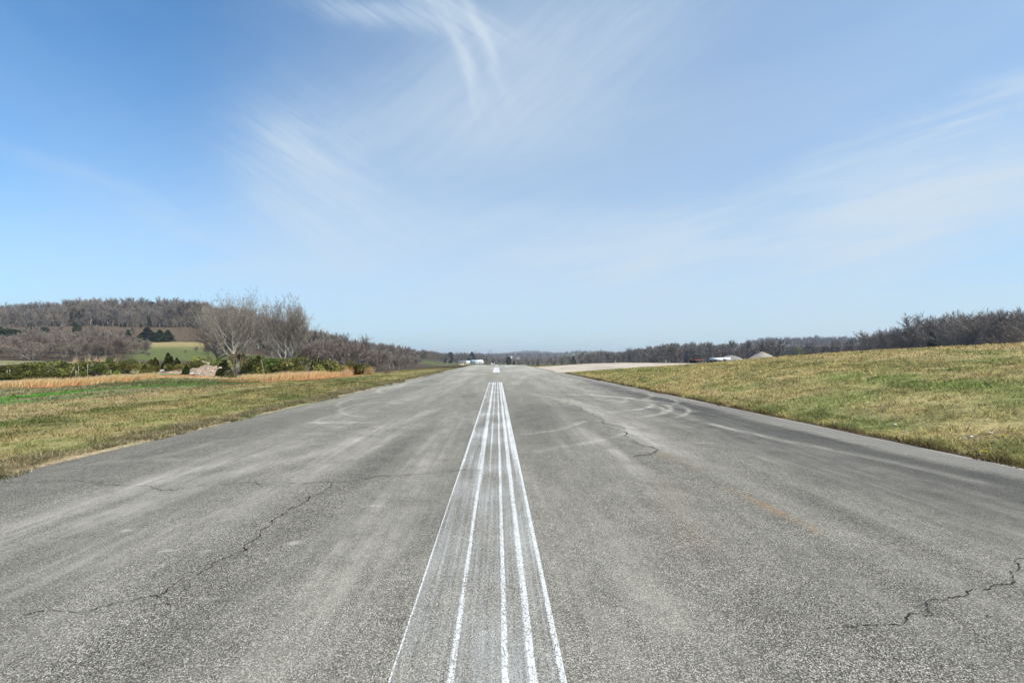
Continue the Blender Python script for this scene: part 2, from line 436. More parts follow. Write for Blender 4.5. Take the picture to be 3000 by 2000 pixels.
PATCH = [((985, 1237), (.75, .22), .95), ((900, 1120), (1.4, .35), .5), ((1160, 1180), (.5, .3), .4), ((1510, 1085), (2.2, 3), .55), ((1380, 1095), (2.2, 3.5), .4), ((1560, 1082), (2.5, 6), .8),
         ((860, 1590), (.05, .045), 1.0), ((600, 1615), (.05, .035), .8), ((490, 1613), (.05, .03), .8), ((375, 1552), (.06, .03), .7), ((2070, 1297), (.28, .03), .9), ((1100, 1480), (.10, .03), .6),
         ((1180, 1692), (.09, .03), .4), ((610, 1755), (.10, .03), .4)]

def build_runway():
    xs = np.linspace(0, 1, 250)
    ys = [-14, -8, -4, -1, .5]; s = .035
    while ys[-1] < 300:
        s = max(.045, .0065 * ys[-1]); ys.append(ys[-1] + s)
    ys = np.array(ys); nx, ny = len(xs), len(ys)
    T, Y = np.meshgrid(xs, ys); y = Y.ravel(); t = T.ravel()
    x = xedge_l(y) + (xedge_r(y) - xedge_l(y)) * t
    z = zrun(y)
    # gentle bleaching and dust, tyre marks, damp dark lane, rust
    lon = fbm(x * 1.5, y * .11, 3, 4); lon2 = fbm(x * .55 + .02 * y, y * .05, 13, 3); bl = fbm(x * .5, y * .5, 23, 4)
    dust = .30 * sstep(.40, .75, lon) + .30 * sstep(.42, .7, lon2) + .18 * (bl - .5)
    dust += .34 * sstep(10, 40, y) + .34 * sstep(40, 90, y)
    for pts, w, a in STREAKS:
        g = [gp(*p) for p in pts]
        d, tt = polydist(x, y, g)
        br = .55 + .9 * (fbm(x * 2.0, y * .9, 33, 3) - .3)
        dust += a * 1.0 * np.exp(-(d / w) ** 2) * np.clip(br, 0, 1.3) * sstep(0, .08, tt) * (1 - sstep(.9, 1, tt))
    for pts, w, a in RINGS:
        d, tt = polydist(x, y, pts); w = w * .75
        br = .5 + 1.2 * (fbm(x * 1.3, y * 1.3, 43, 3) - .25)
        dust += a * 1.9 * np.exp(-(d / w) ** 2) * np.clip(br, 0, 1.2) * sstep(0, .15, tt) * (1 - sstep(.8, 1, tt))
    for (cx, cy), (rx, ry), a in PATCH:
        X0, Y0 = gp(cx, cy); q = ((x - X0) / rx) ** 2 + ((y - Y0) / ry) ** 2
        dust += a * np.exp(-q ** 2)
    dark = sstep(3.4, 6.0, x + (lon2 - .5) * 3 - .03 * y) * (1 - sstep(6.9, 7.3, x + (bl - .5) * .6)) * (1 - sstep(24, 40, y)) * .85
    dark += .35 * sstep(.5, .75, fbm(x * .8, y * .2, 53, 3)) + .3 * sstep(-4.6, -6.4, x) * (1 - sstep(8, 20, y)) + .3 * sstep(-3, -6, x) * sstep(30, 60, y)
    dark += .45 * np.exp(-((x - .75 - (bl - .5)) / .3) ** 2) * sstep(.5, .7, lon) * .5
    strip = sstep(7.22, 7.34, x + (bl - .5) * .12) * (1 - sstep(50, 60, y))
    edge = sstep(XR - .10, XR - .03, x) * .9
    rust = np.zeros(len(x))
    for pts, w, a in [([(2090, 1420), (2190, 1455), (2300, 1510), (2400, 1560)], .06, .45), ([(1930, 1325), (1990, 1350), (2040, 1375)], .10, .25), ([(1960, 1420), (2000, 1520), (2040, 1600)], .2, .1)]:
        d, tt = polydist(x, y, [gp(*p) for p in pts]); rust += a * np.exp(-(d / w) ** 2) * np.clip(1.6 * fbm(x * 5, y * 5, 63, 2) - .2, 0, 1)
    gravelly = sstep(4.5, 8, x) * sstep(53, 60, y) * (1 - sstep(88, 100, y))
    dust += gravelly * .7
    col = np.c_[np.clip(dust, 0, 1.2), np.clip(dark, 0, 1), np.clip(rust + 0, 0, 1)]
    V = np.c_[x, y, z]
    i, j = np.meshgrid(np.arange(nx - 1), np.arange(ny - 1)); a = (j * nx + i).ravel()
    Fc = np.c_[a, a + 1, a + 1 + nx, a + nx]
    # broken edge skirts
    nb = len(V); V2 = []; F2 = []; c2 = []
    for k in (0, nx - 1):
        idx = np.arange(ny) * nx + k; base = nb + len(V2) * ny
        E = V[idx].copy(); E[:, 2] -= .14; V2.append(E); c2.append(col[idx])
        q = np.arange(ny - 1)
        F2.append(np.c_[idx[:-1], idx[1:], base + q + 1, base + q] if k else np.c_[idx[1:], idx[:-1], base + q, base + q + 1])
    V = np.vstack([V] + V2); col = np.vstack([col] + c2); Fc = np.vstack([Fc] + F2)
    strip = np.r_[strip, strip[np.arange(ny) * nx], strip[np.arange(ny) * nx + nx - 1]]; edge = np.r_[edge, np.zeros(ny), np.zeros(ny)]
    me = npmesh('runway', V, Fc, col, None, True)
    for nm, v in (('strip', strip), ('edge', edge)):
        at_ = me.attributes.new(nm, 'FLOAT', 'POINT'); at_.data.foreach_set('value', v.astype(np.float32))
    m, nt = newmat('asphalt_material'); g = NT(nt)
    p = g.pos()
    cs = g.sep(g.attr('Col'))
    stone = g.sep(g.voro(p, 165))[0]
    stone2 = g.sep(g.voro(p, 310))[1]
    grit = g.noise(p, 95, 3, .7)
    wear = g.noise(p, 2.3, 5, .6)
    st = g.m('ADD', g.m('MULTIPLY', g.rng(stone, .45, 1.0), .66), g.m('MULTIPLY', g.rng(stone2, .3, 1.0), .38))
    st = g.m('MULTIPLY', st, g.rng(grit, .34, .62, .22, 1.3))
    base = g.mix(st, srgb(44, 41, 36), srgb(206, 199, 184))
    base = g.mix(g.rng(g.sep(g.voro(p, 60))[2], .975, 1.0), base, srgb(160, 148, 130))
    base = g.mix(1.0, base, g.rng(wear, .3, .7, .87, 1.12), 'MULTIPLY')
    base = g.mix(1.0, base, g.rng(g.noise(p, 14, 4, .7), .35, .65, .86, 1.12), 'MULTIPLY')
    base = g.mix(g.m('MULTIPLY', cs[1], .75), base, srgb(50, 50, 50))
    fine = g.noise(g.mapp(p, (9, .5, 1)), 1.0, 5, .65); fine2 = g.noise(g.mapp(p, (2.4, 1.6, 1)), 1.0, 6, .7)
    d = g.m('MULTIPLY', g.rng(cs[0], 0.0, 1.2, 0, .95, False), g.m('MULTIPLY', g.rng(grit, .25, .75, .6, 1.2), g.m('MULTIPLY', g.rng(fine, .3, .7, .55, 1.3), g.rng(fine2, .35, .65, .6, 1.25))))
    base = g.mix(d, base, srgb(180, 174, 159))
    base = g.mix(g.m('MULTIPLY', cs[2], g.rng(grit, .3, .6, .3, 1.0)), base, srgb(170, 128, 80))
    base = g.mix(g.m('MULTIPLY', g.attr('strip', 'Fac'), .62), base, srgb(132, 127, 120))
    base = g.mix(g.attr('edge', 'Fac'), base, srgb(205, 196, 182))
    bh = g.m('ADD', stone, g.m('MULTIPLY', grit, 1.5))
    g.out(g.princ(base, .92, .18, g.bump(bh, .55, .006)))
    me.materials.append(m)
    o = link('runway', me)
    tag(o, 'worn grey asphalt runway running straight ahead to the crest', 'runway', kind='structure')
    return o, m
RUNWAY, M_ASPH = build_runway()

def build_paint():
    m, nt = newmat('worn_paint_material'); g = NT(nt)
    p = g.pos(); xyz = g.sep(p)
    u = g.rng(xyz[0], -.5575, .3575, 0, 1, False)
    u2 = g.m('ADD', u, g.m('MULTIPLY', g.m('SUBTRACT', g.noise(g.mapp(p, (0, .35, 0)), 1.0, 2), .5), .03))
    def ramp(stops):
        r = nt.nodes.new('ShaderNodeValToRGB'); el = r.color_ramp.elements
        while len(el) < len(stops): el.new(.5)
        for e, (q, v) in zip(el, stops): e.position = q; e.color = (v, v, v, 1)
        g.l(u2, r.inputs[0]); return r.outputs[0]
    near = ramp([(0, .9), (.010, .9), (.020, .0), (.20, .02), (.29, .12), (.326, .34), (.340, .82), (.360, .88), (.378, .06), (.48, .14), (.60, .0), (.632, .10), (.641, .78), (.670, .82), (.684, .02), (.775, .12), (.798, .86), (.832, .92), (.848, .05), (.885, .22), (.895, .10), (.955, .36), (.974, .92), (1, .92)])
    far = ramp([(0, .95), (.025, .95), (.05, .45), (.10, .18), (.16, .42), (.18, .2), (.27, .24), (.30, .86), (.37, .92), (.39, .22), (.46, .3), (.49, .82), (.52, .35), (.57, .10), (.63, .12), (.645, .9), (.675, .85), (.69, .15), (.76, .26), (.79, .95), (.835, .95), (.85, .40), (.885, .45), (.90, .9), (.95, .82), (1, .95)])
    ff = g.rng(xyz[1], 3.5, 8.5)
    cov = g.mix(ff, near, far)
    lonstr = g.noise(g.mapp(p, (42, .35, 1)), 1.0, 4, .6)
    cov = g.m('ADD', cov, g.m('MULTIPLY', g.m('SUBTRACT', lonstr, .5), .70))
    blot = g.noise(g.mapp(p, (1.6, .7, 1)), 1.0, 3)
    cov = g.m('ADD', cov, g.m('MULTIPLY', g.m('SUBTRACT', blot, .5), .85))
    cov = g.m('ADD', cov, g.rng(xyz[1], 18, 33, 0, .18))
    cov = g.m('ADD', cov, g.rng(xyz[1], 34, 54, 0, .5))
    stone = g.sep(g.voro(p, 165))[0]; grit = g.noise(p, 95, 3, .7)
    thr = g.m('ADD', g.m('MULTIPLY', stone, .40), g.m('MULTIPLY', g.rng(grit, .25, .75), .60))
    crk = g.m('MULTIPLY', g.voro(g.mapp(p, (30, 14, 1)), 1.0, 'Distance', 'DISTANCE_TO_EDGE'), 1.0)
    ck = g.rng(crk, .015, .07, .35, 0)
    k = g.m('SUBTRACT', g.m('SUBTRACT', cov, ck), thr)
    film = g.m('MULTIPLY', g.rng(g.m('ADD', g.m('MULTIPLY', lonstr, .5), g.m('MULTIPLY', blot, .5)), .36, .68), g.m('ADD', .20, g.rng(grit, .3, .7, 0, .52)))
    k = g.m('MAXIMUM', g.rng(k, -.16, .24), film)
    k = g.m('MULTIPLY', k, g.rng(g.noise(p, 6, 4, .7), .3, .6, .78, .97))
    pc = g.mix(g.noise(p, 30, 3), srgb(198, 197, 192), srgb(228, 227, 223))
    sh = g.princ(pc, .75, .3, g.bump(thr, .3, .004))
    tr = nt.nodes.new('ShaderNodeBsdfTransparent')
    mx = nt.nodes.new('ShaderNodeMixShader'); g.l(k, mx.inputs[0]); g.l(tr.outputs[0], mx.inputs[1]); g.l(sh, mx.inputs[2])
    g.out(mx.outputs[0])
    for a, b, lab in ((-4, 31.8, 'long white stripe in the middle of the runway worn into narrow lines'), (55.2, 89.5, 'bright white stripe beyond the first long stripe'), (114, 150, 'last white stripe at the crest of the runway')):
        ys = np.arange(a, b + .01, .3 if a < 0 else 1.5); ys[-1] = b
        xs = [-.5575, -.25, .05, .3575]
        V = [(x, y, float(zrun(y)) + .004) for y in ys for x in xs]
        Fc = [(j * 4 + i, j * 4 + i + 1, j * 4 + i + 5, j * 4 + i + 4) for j in range(len(ys) - 1) for i in range(3)]
        o = link('centre_stripe', npmesh('centre_stripe', V, Fc, None, m), RUNWAY); o['label'] = lab
    for x0, x1, ya, yb in ((-5.6, -2.6, 105, 113), (2.2, 4.6, 108, 118)):
        ys = np.linspace(ya, yb, 8)
        V = [(x, y, float(zrun(y)) + .004) for y in ys for x in (x0, x1)]
        Fc = [(2 * j, 2 * j + 1, 2 * j + 3, 2 * j + 2) for j in range(7)]
        m2 = bpy.data.materials.get('faded_paint') or mat_simple('faded_paint', srgb(196, 195, 190), .8, .2, 1.2)
        link('faded_marking', npmesh('faded_marking', V, Fc, None, m2), RUNWAY)
build_paint()

CRACKS = [
 ([(0, 1405), (60, 1411), (130, 1412), (290, 1412), (320, 1420), (440, 1424), (590, 1423), (760, 1421), (900, 1417), (970, 1413), (1080, 1402), (1200, 1391), (1340, 1378), (1420, 1374)], .011),
 ([(970, 1413), (953, 1437), (905, 1455), (880, 1478), (838, 1502), (805, 1520), (770, 1550), (727, 1612)], .013),
 ([(727, 1612), (650, 1638), (622, 1662), (585, 1682), (525, 1702), (490, 1730), (462, 1748), (420, 1751)], .010),
 ([(420, 1751), (370, 1764), (250, 1792), (170, 1790), (60, 1805)], .007),
 ([(462, 1748), (490, 1758), (500, 1775)], .006),
 ([(1640, 1164), (1668, 1180), (1700, 1196), (1730, 1211), (1760, 1228), (1788, 1244), (1837, 1269), (1860, 1288), (1883, 1303), (1905, 1309), (1926, 1315), (1923, 1322), (1913, 1328), (1885, 1334), (1857, 1336)], .028),
 ([(2999, 1636), (2985, 1655), (2966, 1680), (2976, 1705), (2959, 1713), (2905, 1718), (2849, 1725), (2798, 1748), (2737, 1756), (2719, 1782), (2665, 1797), (2604, 1833), (2548, 1830), (2456, 1832), (2420, 1845)], .009),
 ([(2890, 1800), (2946, 1828), (2997, 1850)], .007),
 ([(1590, 1440), (1530, 1480), (1520, 1510)], .004),
]
def build_cracks():
    m = mat_simple('crack_material', (.042, .038, .034), 1.0, .2, 20, 0)
    r = random.Random(5)
    for pts, w in CRACKS:
        P = [np.array(gp(*p)) for p in pts]
        far_ = max(.022, .0035 * max(q[1] for q in P))
        for lev in range(9):          # split every long piece and push its middle aside
            Q = [P[0]]; done = True
            for a_, b_ in zip(P[:-1], P[1:]):
                L = float(np.hypot(*(b_ - a_)))
                if L > far_:
                    nv = np.array([-(b_ - a_)[1], (b_ - a_)[0]]) / L; Q.append((a_ + b_) / 2 + nv * r.gauss(0, .13) * L * (.5 if L > 1 else 1)); done = False
                Q.append(b_)
            P = Q
            if done: break
        P = np.array(P)
        d = np.gradient(P, axis=0); d /= np.linalg.norm(d, axis=1, keepdims=True) + 1e-9
        nrm = np.c_[-d[:, 1], d[:, 0]]
        ww = w * .40 * (.25 + 1.5 * vnoise(np.arange(len(P)) * .35, 0 * P[:, 0], 17) ** 1.3); ww[0] = ww[-1] = .001
        V = np.vstack([np.c_[P + nrm * ww[:, None] / 1, zrun(P[:, 1]) + .006], np.c_[P - nrm * ww[:, None], zrun(P[:, 1]) + .006]])
        n = len(P); q = np.arange(n - 1)
        link('crack', npmesh('crack', V, np.c_[q, q + n, q + n + 1, q + 1], None, m), RUNWAY)
build_cracks()

# ------------------------------------------------------------------ gravel apron and red track
def sheet(name, poly_lo, poly_hi, xs, n, mat, dz, label, cat, col=None):
    """sheet between two y(x) curves laid on the ground"""
    lo = np.interp(xs, *zip(*poly_lo)); hi = np.interp(xs, *zip(*poly_hi))
    lo = lo + .5 * (vnoise(xs * .8, 0 * xs, 81) - .5); hi = hi + .8 * (vnoise(xs * .5, 0 * xs, 82) - .5)
    T = np.linspace(0, 1, n); Y = lo[None, :] + (hi - lo)[None, :] * T[:, None]; X = np.tile(xs, (n, 1))
    x = X.ravel(); y = Y.ravel(); ed = np.minimum(T, 1 - T)[:, None] * (hi - lo)[None, :]
    z = zter(x, y) + dz * np.clip(ed.ravel() / .6, -1, 1)
    nx = len(xs); i, j = np.meshgrid(np.arange(nx - 1), np.arange(n - 1)); a = (j * nx + i).ravel()
    o = link(name, npmesh(name, np.c_[x, y, z], np.c_[a, a + 1, a + 1 + nx, a + nx], None, mat, True))
    return tag(o, label, cat, kind='structure')

def mat_gravel(name, c1, c2, sc=18):
    m, nt = newmat(name); g = NT(nt); p = g.pos()
    s = g.sep(g.voro(p, sc))[0]; n = g.noise(g.mapp(p, (.35, 1.1, 1)), .8, 5, .65)
    c = g.mix(g.m('ADD', g.m('MULTIPLY', s, .5), g.m('MULTIPLY', n, .5)), c1, c2)
    c = g.mix(1.0, c, g.rng(g.noise(p, .25, 3), .35, .65, .82, 1.1), 'MULTIPLY')
    g.out(g.princ(c, .95, .1, g.bump(s, .5, .03))); return m
M_GRAVEL = mat_gravel('pale_gravel_material', srgb(150, 136, 120), srgb(218, 202, 182))
sheet('gravel_road', [(7.4, 57), (10, 54.5), (13, 53), (18, 54.5), (26, 57.5), (40, 62), (80, 72)], [(7.4, 88), (15, 93), (25, 96), (40, 98), (80, 105)], np.r_[np.arange(7.4, 30, .5), np.arange(30, 80, 2)], 40, M_GRAVEL, .06,
      'pale gravel road turning off the right side of the runway', 'road')
M_DIRT = mat_gravel('red_clay_material', srgb(150, 84, 50), srgb(206, 132, 88), 9)
def ribbon(name, pts, wid, mat, dz, label, cat, seed):
    P = []
    for (a, b), (c, d) in zip(pts[:-1], pts[1:]):
        n = max(2, int(math.hypot(c - a, d - b) / .4))
        P += [(a + (c - a) * k / n, b + (d - b) * k / n) for k in range(n)]
    P.append(pts[-1]); P = np.array(P); d = np.gradient(P, axis=0); d /= np.linalg.norm(d, axis=1, keepdims=True)
    nr = np.c_[-d[:, 1], d[:, 0]]; t = np.linspace(0, 1, len(P))
    w = wid * (.5 + vnoise(t * len(P) * .25, 0 * t, seed)) * np.clip(np.minimum(t, 1 - t) * 12, .1, 1)
    V = []; K = np.linspace(-1, 1, 7)
    for k in K:
        q = P + nr * (w * k)[:, None]; V.append(np.c_[q, zter(q[:, 0], q[:, 1]) + dz * (1 - .99 * abs(k) ** 4)])
    V = np.vstack(V); n = len(P); F_ = []
    for k in range(6):
        q = np.arange(n - 1); F_.append(np.c_[k * n + q, k * n + q + 1, (k + 1) * n + q + 1, (k + 1) * n + q])
    return tag(link(name, npmesh(name, V, np.vstack(F_), None, mat, True)), label, cat, kind='structure')
ribbon('dirt_path', [gp(640, 1114), gp(760, 1116), gp(860, 1112), gp(930, 1106), gp(1000, 1099), gp(1060, 1095), gp(1085, 1091)], .42, M_DIRT, .05, 'red clay path along the foot of the tan grass', 'path', 3)
ribbon('dirt_track', [gp(60, 1133), gp(150, 1131), gp(220, 1127), gp(300, 1120), gp(380, 1117)], .28, M_DIRT, .04, 'thin strip of bare red clay in front of the bramble bank', 'path', 4)
ribbon('clay_scrape', [gp(450, 1112), gp(500, 1108), gp(560, 1107), gp(620, 1108)], .55, M_DIRT, .06, 'bare orange clay at the foot of the rubble pile', 'clay', 5)

# ------------------------------------------------------------------ grass
def blades(x, y, h, w, col, lean=.5, rng=RNG, z=None):
    n = len(x); z = zter(x, y) - .01 if z is None else z
    a = rng.random(n) * 2 * PI; b = rng.random(n) * 2 * PI; l = lean * h * (rng.random(n) ** .7)
    dx = np.cos(a) * w / 2; dy = np.sin(a) * w / 2
    V = np.empty((n, 3, 3)); V[:, 0] = np.c_[x - dx, y - dy, z]; V[:, 1] = np.c_[x + dx, y + dy, z]
    V[:, 2] = np.c_[x + np.cos(b) * l, y + np.sin(b) * l, z + h]
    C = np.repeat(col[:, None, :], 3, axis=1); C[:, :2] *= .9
    return V.reshape(-1, 3), np.arange(3 * n).reshape(-1, 3), C.reshape(-1, 3)

def build_grass():
    xs, ys = [], []
    def scatter(n, x0, x1, y0, y1, p=1.6):
        y = y0 + (y1 - y0) * RNG.random(n) ** p; x = x0 + (x1 - x0) * RNG.random(n)
        xs.append(x); ys.append(y)
    scatter(120000, XL - 6, XL + .04, 3.5, 34, 1.3); scatter(90000, -29, XL - 5, 9, 37, 1.0); scatter(45000, -16.5, XL - .02, 34, 100, 1.4)
    scatter(60000, XL - .8, XL + .06, 3.5, 60, 1.4)
    scatter(230000, XR + .2, 17, 4, 54, 1.3); scatter(190000, 15, 34, 8, 55, 1.0); scatter(40000, XR + .12, XR + 1.2, 4, 52, 1.3)
    scatter(30000, XL - .1, XL + .45, 3.5, 60, 1.4); scatter(16000, XR - .22, XR + .2, 4, 52, 1.3)
    x = np.concatenate(xs); y = np.concatenate(ys)
    creep = .34 * np.clip(fbm(y * .8, 0 * y, 66, 4) - .36, 0, 1) / .3
    okl = ~((x > XL + .03) & (x < 0) & (x - XL > creep)); okr = ~((x < XR + .12) & (x > 0) & (XR + .12 - x > .7 * np.clip(fbm(y * .7, 3 + 0 * y, 67, 4) - .45, 0, 1)))
    x, y = x[okl & okr], y[okl & okr]
    px = PX0 + F * x / np.maximum(y, 1); k = (px > -600) & (px < 3800)
    k &= ~((y > 52.5) & (x > 7.5)); k &= (fbm(x * 2.2, y * 2.2, 91, 2) + .25 * RNG.random(len(x)) > .40)
    L = x < 0
    x, y, L = x[k], y[k], L[k]; n = len(x)
    c = gcol(x, y)
    r = RNG.random(n); t = fbm(x * 3.1, y * 3.1, 95, 2)
    dry = np.where(r[:, None] < .42, STRAW * (.8 + .5 * RNG.random((n, 1))), c)
    gr = np.where((r > .80)[:, None], GREEN * (.7 + .5 * RNG.random((n, 1))), dry)
    mixv = .72 * c + .28 * gr
    c = mixv * (.38 + 1.25 * RNG.random((n, 1)) ** 1.4) * (.62 + .76 * vnoise(x * 11, y * 11, 15) * (.5 + vnoise(x * 2.3, y * 2.3, 16)))[:, None] * np.where(L, .94, 1.26)[:, None]
    d = np.hypot(x, y)
    h = (.025 + .06 * RNG.random(n) ** 1.6) * (.6 + 1.1 * sstep(.35, .75, t)) * np.where(L, 1.0, 1.25)
    near = np.where(L, (1 - sstep(.2, .9, XL - x)), (1 - sstep(.3, 1.2, x - XR)))
    h *= 1 + .35 * near
    w = np.clip(.0012 * d, .008, .045) * (.6 + .8 * RNG.random(n))
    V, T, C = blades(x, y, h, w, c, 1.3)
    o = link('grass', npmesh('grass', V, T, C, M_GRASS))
    tag(o, 'short mown grass mixed green and straw on both runway verges', 'grass', kind='stuff')
    # tall dry grass along the brush
    X, Y, H = [], [], []
    def band(pts, w, n, h0, h1):
        P = np.array([gp(*p) if len(p) == 2 else p[:2] for p in pts]); seg = np.linalg.norm(np.diff(P, axis=0), axis=1); cum = np.r_[0, np.cumsum(seg)] / seg.sum()
        t = RNG.random(n); bx = np.interp(t, cum, P[:, 0]); by = np.interp(t, cum, P[:, 1])
        g = fbm(t * 38, 0 * t, 97, 3); kk = g + .3 * RNG.random(n) > .42
        bx, by, t = bx[kk], by[kk], t[kk]
        q = RNG.random(len(bx)) ** 1.2 * w
        X.append(bx + (RNG.random(len(bx)) - .5) * .5); Y.append(by + q); H.append((h0 + (h1 - h0) * RNG.random(len(bx))) * (.6 + .7 * fbm(t * 25, 0 * t, 98, 2)))
    band([(-120, 1141), (0, 1133), (150, 1131), (280, 1122), (420, 1114)], 1.6, 15000, .2, .56)
    band([(440, 1113), (560, 1110), (690, 1109)], 1.0, 700, .1, .26)
    band([(690, 1112), (760, 1112), (850, 1110), (960, 1101)], 2.6, 12000, .3, .72)
    band([(960, 1100), (1030, 1095), (1060, 1092)], 2.4, 3800, .3, .7)
    x = np.concatenate(X); y = np.concatenate(Y); h = np.concatenate(H); n = len(x)
    base = np.where((RNG.random(n) < .25)[:, None], STRAW * 1.05, np.array(srgb(222, 196, 148)))
    c = base * (.85 + .7 * RNG.random((n, 1)))
    V, T, C = blades(x, y, h, .03 + .03 * RNG.random(n), c, .45)
    V = V.reshape(-1, 3, 3); V[:, 2, 0] += .22 * h     # wind leans the tips
    o = link('tall_dry_grass', npmesh('tall_dry_grass', V.reshape(-1, 3), T, C, M_GRASS))
    tag(o, 'tall tan dry grass fringing the bushes beyond the mown verge', 'grass', kind='stuff')
build_grass()

# ------------------------------------------------------------------ bare trees
def bare_tree(seed, H, r0, stems=1, spread=.5, depth=3, kids=(7, 6, 5), twig=(3, .8, .03), trunk_frac=.3, limb=1.0, wob0=.16, simple=False, light=(.36, .33, .28), dark=(.15, .125, .11), lowbr=False, up=.35, round_=1.0, stem_tilt=.25):
    r = random.Random(seed); T = MB(); C = MB()
    light = np.array(light); dark = np.array(dark)
    def path(p, d, L, n, wob, upw):
        pts = [np.array(p)]; d = np.array(d, float)
        for k in range(n):
            d = d + np.array([r.gauss(0, wob), r.gauss(0, wob), r.gauss(0, wob * .6) + upw / n]); d /= np.linalg.norm(d)
            pts.append(pts[-1] + d * L / n)
        return pts, d
    def perp(d, ang, az):
        d = d / np.linalg.norm(d); a = np.cross(d, [0.2, .1, 1.0] if abs(d[2]) < .9 else [1, .2, 0]); a /= np.linalg.norm(a); b = np.cross(d, a)
        return d * math.cos(ang) + (a * math.cos(az) + b * math.sin(az)) * math.sin(ang)
    def grow(p, d, L, rad, lev):
        n = 5 if lev == 0 else 4 if lev == 1 else 3
        pts, de = path(p, d, L, n, .07 if lev == 0 else wob0, up if lev else .1)
        rr = [rad * (1 - .75 * k / n) for k in range(n + 1)]
        f = min(1, lev / max(1, depth)) ** 1.7; col = light * (1 - f) + dark * f
        (T if lev == 0 else C).tube(pts, rr, 6 if lev == 0 else 4 if lev == 1 else 3, col * r.uniform(.8, 1.2), cap=lev == 0)
        pts = np.array(pts)
        if lev >= depth:
            m, tl, tw = twig
            for k in range(m):
                t = r.random() if m > 3 else .5 + .5 * r.random(); i = min(int(t * n), n - 1); q = pts[i] * (1 - (t * n - i)) + pts[i + 1] * (t * n - i)
                e = perp(de, r.uniform(.3, 1.0), r.uniform(0, 6.3)); e[2] += .35; e = e / np.linalg.norm(e) * tl * r.uniform(.5, 1.2)
                s = np.cross(e, [r.gauss(0, 1), r.gauss(0, 1), r.gauss(0, 1)]); s = s / np.linalg.norm(s) * tw / 2
                if simple:
                    C.add([q - s, q + s, q + e], [[0, 1, 2]], dark * r.uniform(.7, 1.35)); continue
                mid = q + e * .5 + np.array([r.gauss(0, .08), r.gauss(0, .08), .05]) * tl
                C.add([q - s, q + s, mid + s * .8, mid - s * .8, q + e], [[0, 1, 2], [0, 2, 3], [3, 2, 4]], dark * r.uniform(.7, 1.35))
            return
        nk = kids[min(lev, len(kids) - 1)]
        for k in range(nk):
            t0 = trunk_frac if lev == 0 else .25
            t = t0 + (1 - t0) * (k + r.random()) / nk; t = min(t, .99)
            i = min(int(t * n), n - 1); q = pts[i] * (1 - (t * n - i)) + pts[i + 1] * (t * n - i)
            dd = pts[i + 1] - pts[i]; dd /= np.linalg.norm(dd)
            ang = spread * r.uniform(.7, 1.5) * (1.25 if (lev == 0 and t < .5) else 1)
            e = perp(dd, ang, k * 2.4 + r.uniform(-.5, .5))
            ll = L * (r.uniform(.50, .78) * limb if lev == 0 else r.uniform(.4, .7)) * (1 - .35 * (t - t0) * round_)
            grow(q, e, ll, rr[i] * r.uniform(.48, .68), lev + 1)
        # the leader goes on
        if lev > 0 or stems > 1: grow(pts[-1], de, L * .5, rr[-1], lev + 1)
    for k in range(stems):
        a = k * 2 * PI / max(1, stems) + r.uniform(-.4, .4)
        d = (math.cos(a) * stem_tilt, math.sin(a) * stem_tilt, 1) if stems > 1 else (r.gauss(0, .04), r.gauss(0, .04), 1)
        grow((math.cos(a) * r0 * (stems > 1), math.sin(a) * r0 * (stems > 1), -.3), d, H * (r.uniform(.52, .66) if stems > 1 else .66), r0 * (1 if stems == 1 else .7), 0)
    return T, C

def norm_height(T, C, H):
    V = np.vstack([np.vstack(T.V), np.vstack(C.V)]); k = H / np.percentile(V[:, 2], 99.7)
    for b in (T, C): b.V = [v * k for v in b.V]

def tree_thing(name, T, C, loc, label, cat='tree', group=None, rz=0, sc=1.0):
    e = bpy.data.objects.new(name, None); COL.objects.link(e); e.empty_display_size = .5
    e.location = loc; e.rotation_euler = (0, 0, rz); e.scale = (sc, sc, sc) if not isinstance(sc, tuple) else sc
    link('trunk', T if isinstance(T, bpy.types.Mesh) else T.mesh('trunk', M_BARK, True), e)
    link('crown', C if isinstance(C, bpy.types.Mesh) else C.mesh('crown', M_TWIG), e)
    tag(e, label, cat, group); return e

PALE = (.37, .34, .29); GREYB = (.30, .275, .235); TWG = (.215, .175, .142); TWP = (.20, .158, .134); TWL = (.235, .20, .165)
def place(px, Y, dz=0):
    x, y = at(px, Y); return (x, y, ground_z(x, y) + dz)

# two big trees
T, C = bare_tree(3, 15.5, .42, 1, .62, 3, (24, 10, 6), (3, .9, .05), .22, limb=1.35, wob0=.07, light=PALE, dark=TWL, up=.40, round_=.75)
norm_height(T, C, zy(852, 92) - ground_z(*at(690, 92)))
tree_thing('tree', T, C, place(690, 92), 'biggest bare tree with a pale stout trunk and wide spreading crown')
T, C = bare_tree(17, 12.5, .30, 1, .72, 3, (19, 9, 6), (2, .9, .05), .16, limb=1.35, wob0=.08, light=GREYB, dark=TWL, up=.3, round_=.75)
norm_height(T, C, zy(876, 96) - ground_z(*at(640, 96)))
tree_thing('tree', T, C, place(640, 96), 'bare dark-trunked tree mingling with the left side of the biggest tree', sc=(1.12, 1, 1), rz=.6)
T, C = bare_tree(29, 13.5, .33, 4, .42, 3, (10, 8, 6), (3, .8, .048), .34, limb=.95, wob0=.08, light=PALE, dark=TWL, up=.4, stem_tilt=.25)
norm_height(T, C, zy(874, 92) - ground_z(*at(836, 92)))
tree_thing('tree', T, C, place(838, 92), 'tall bare tree splitting into several white stems beside the biggest tree')

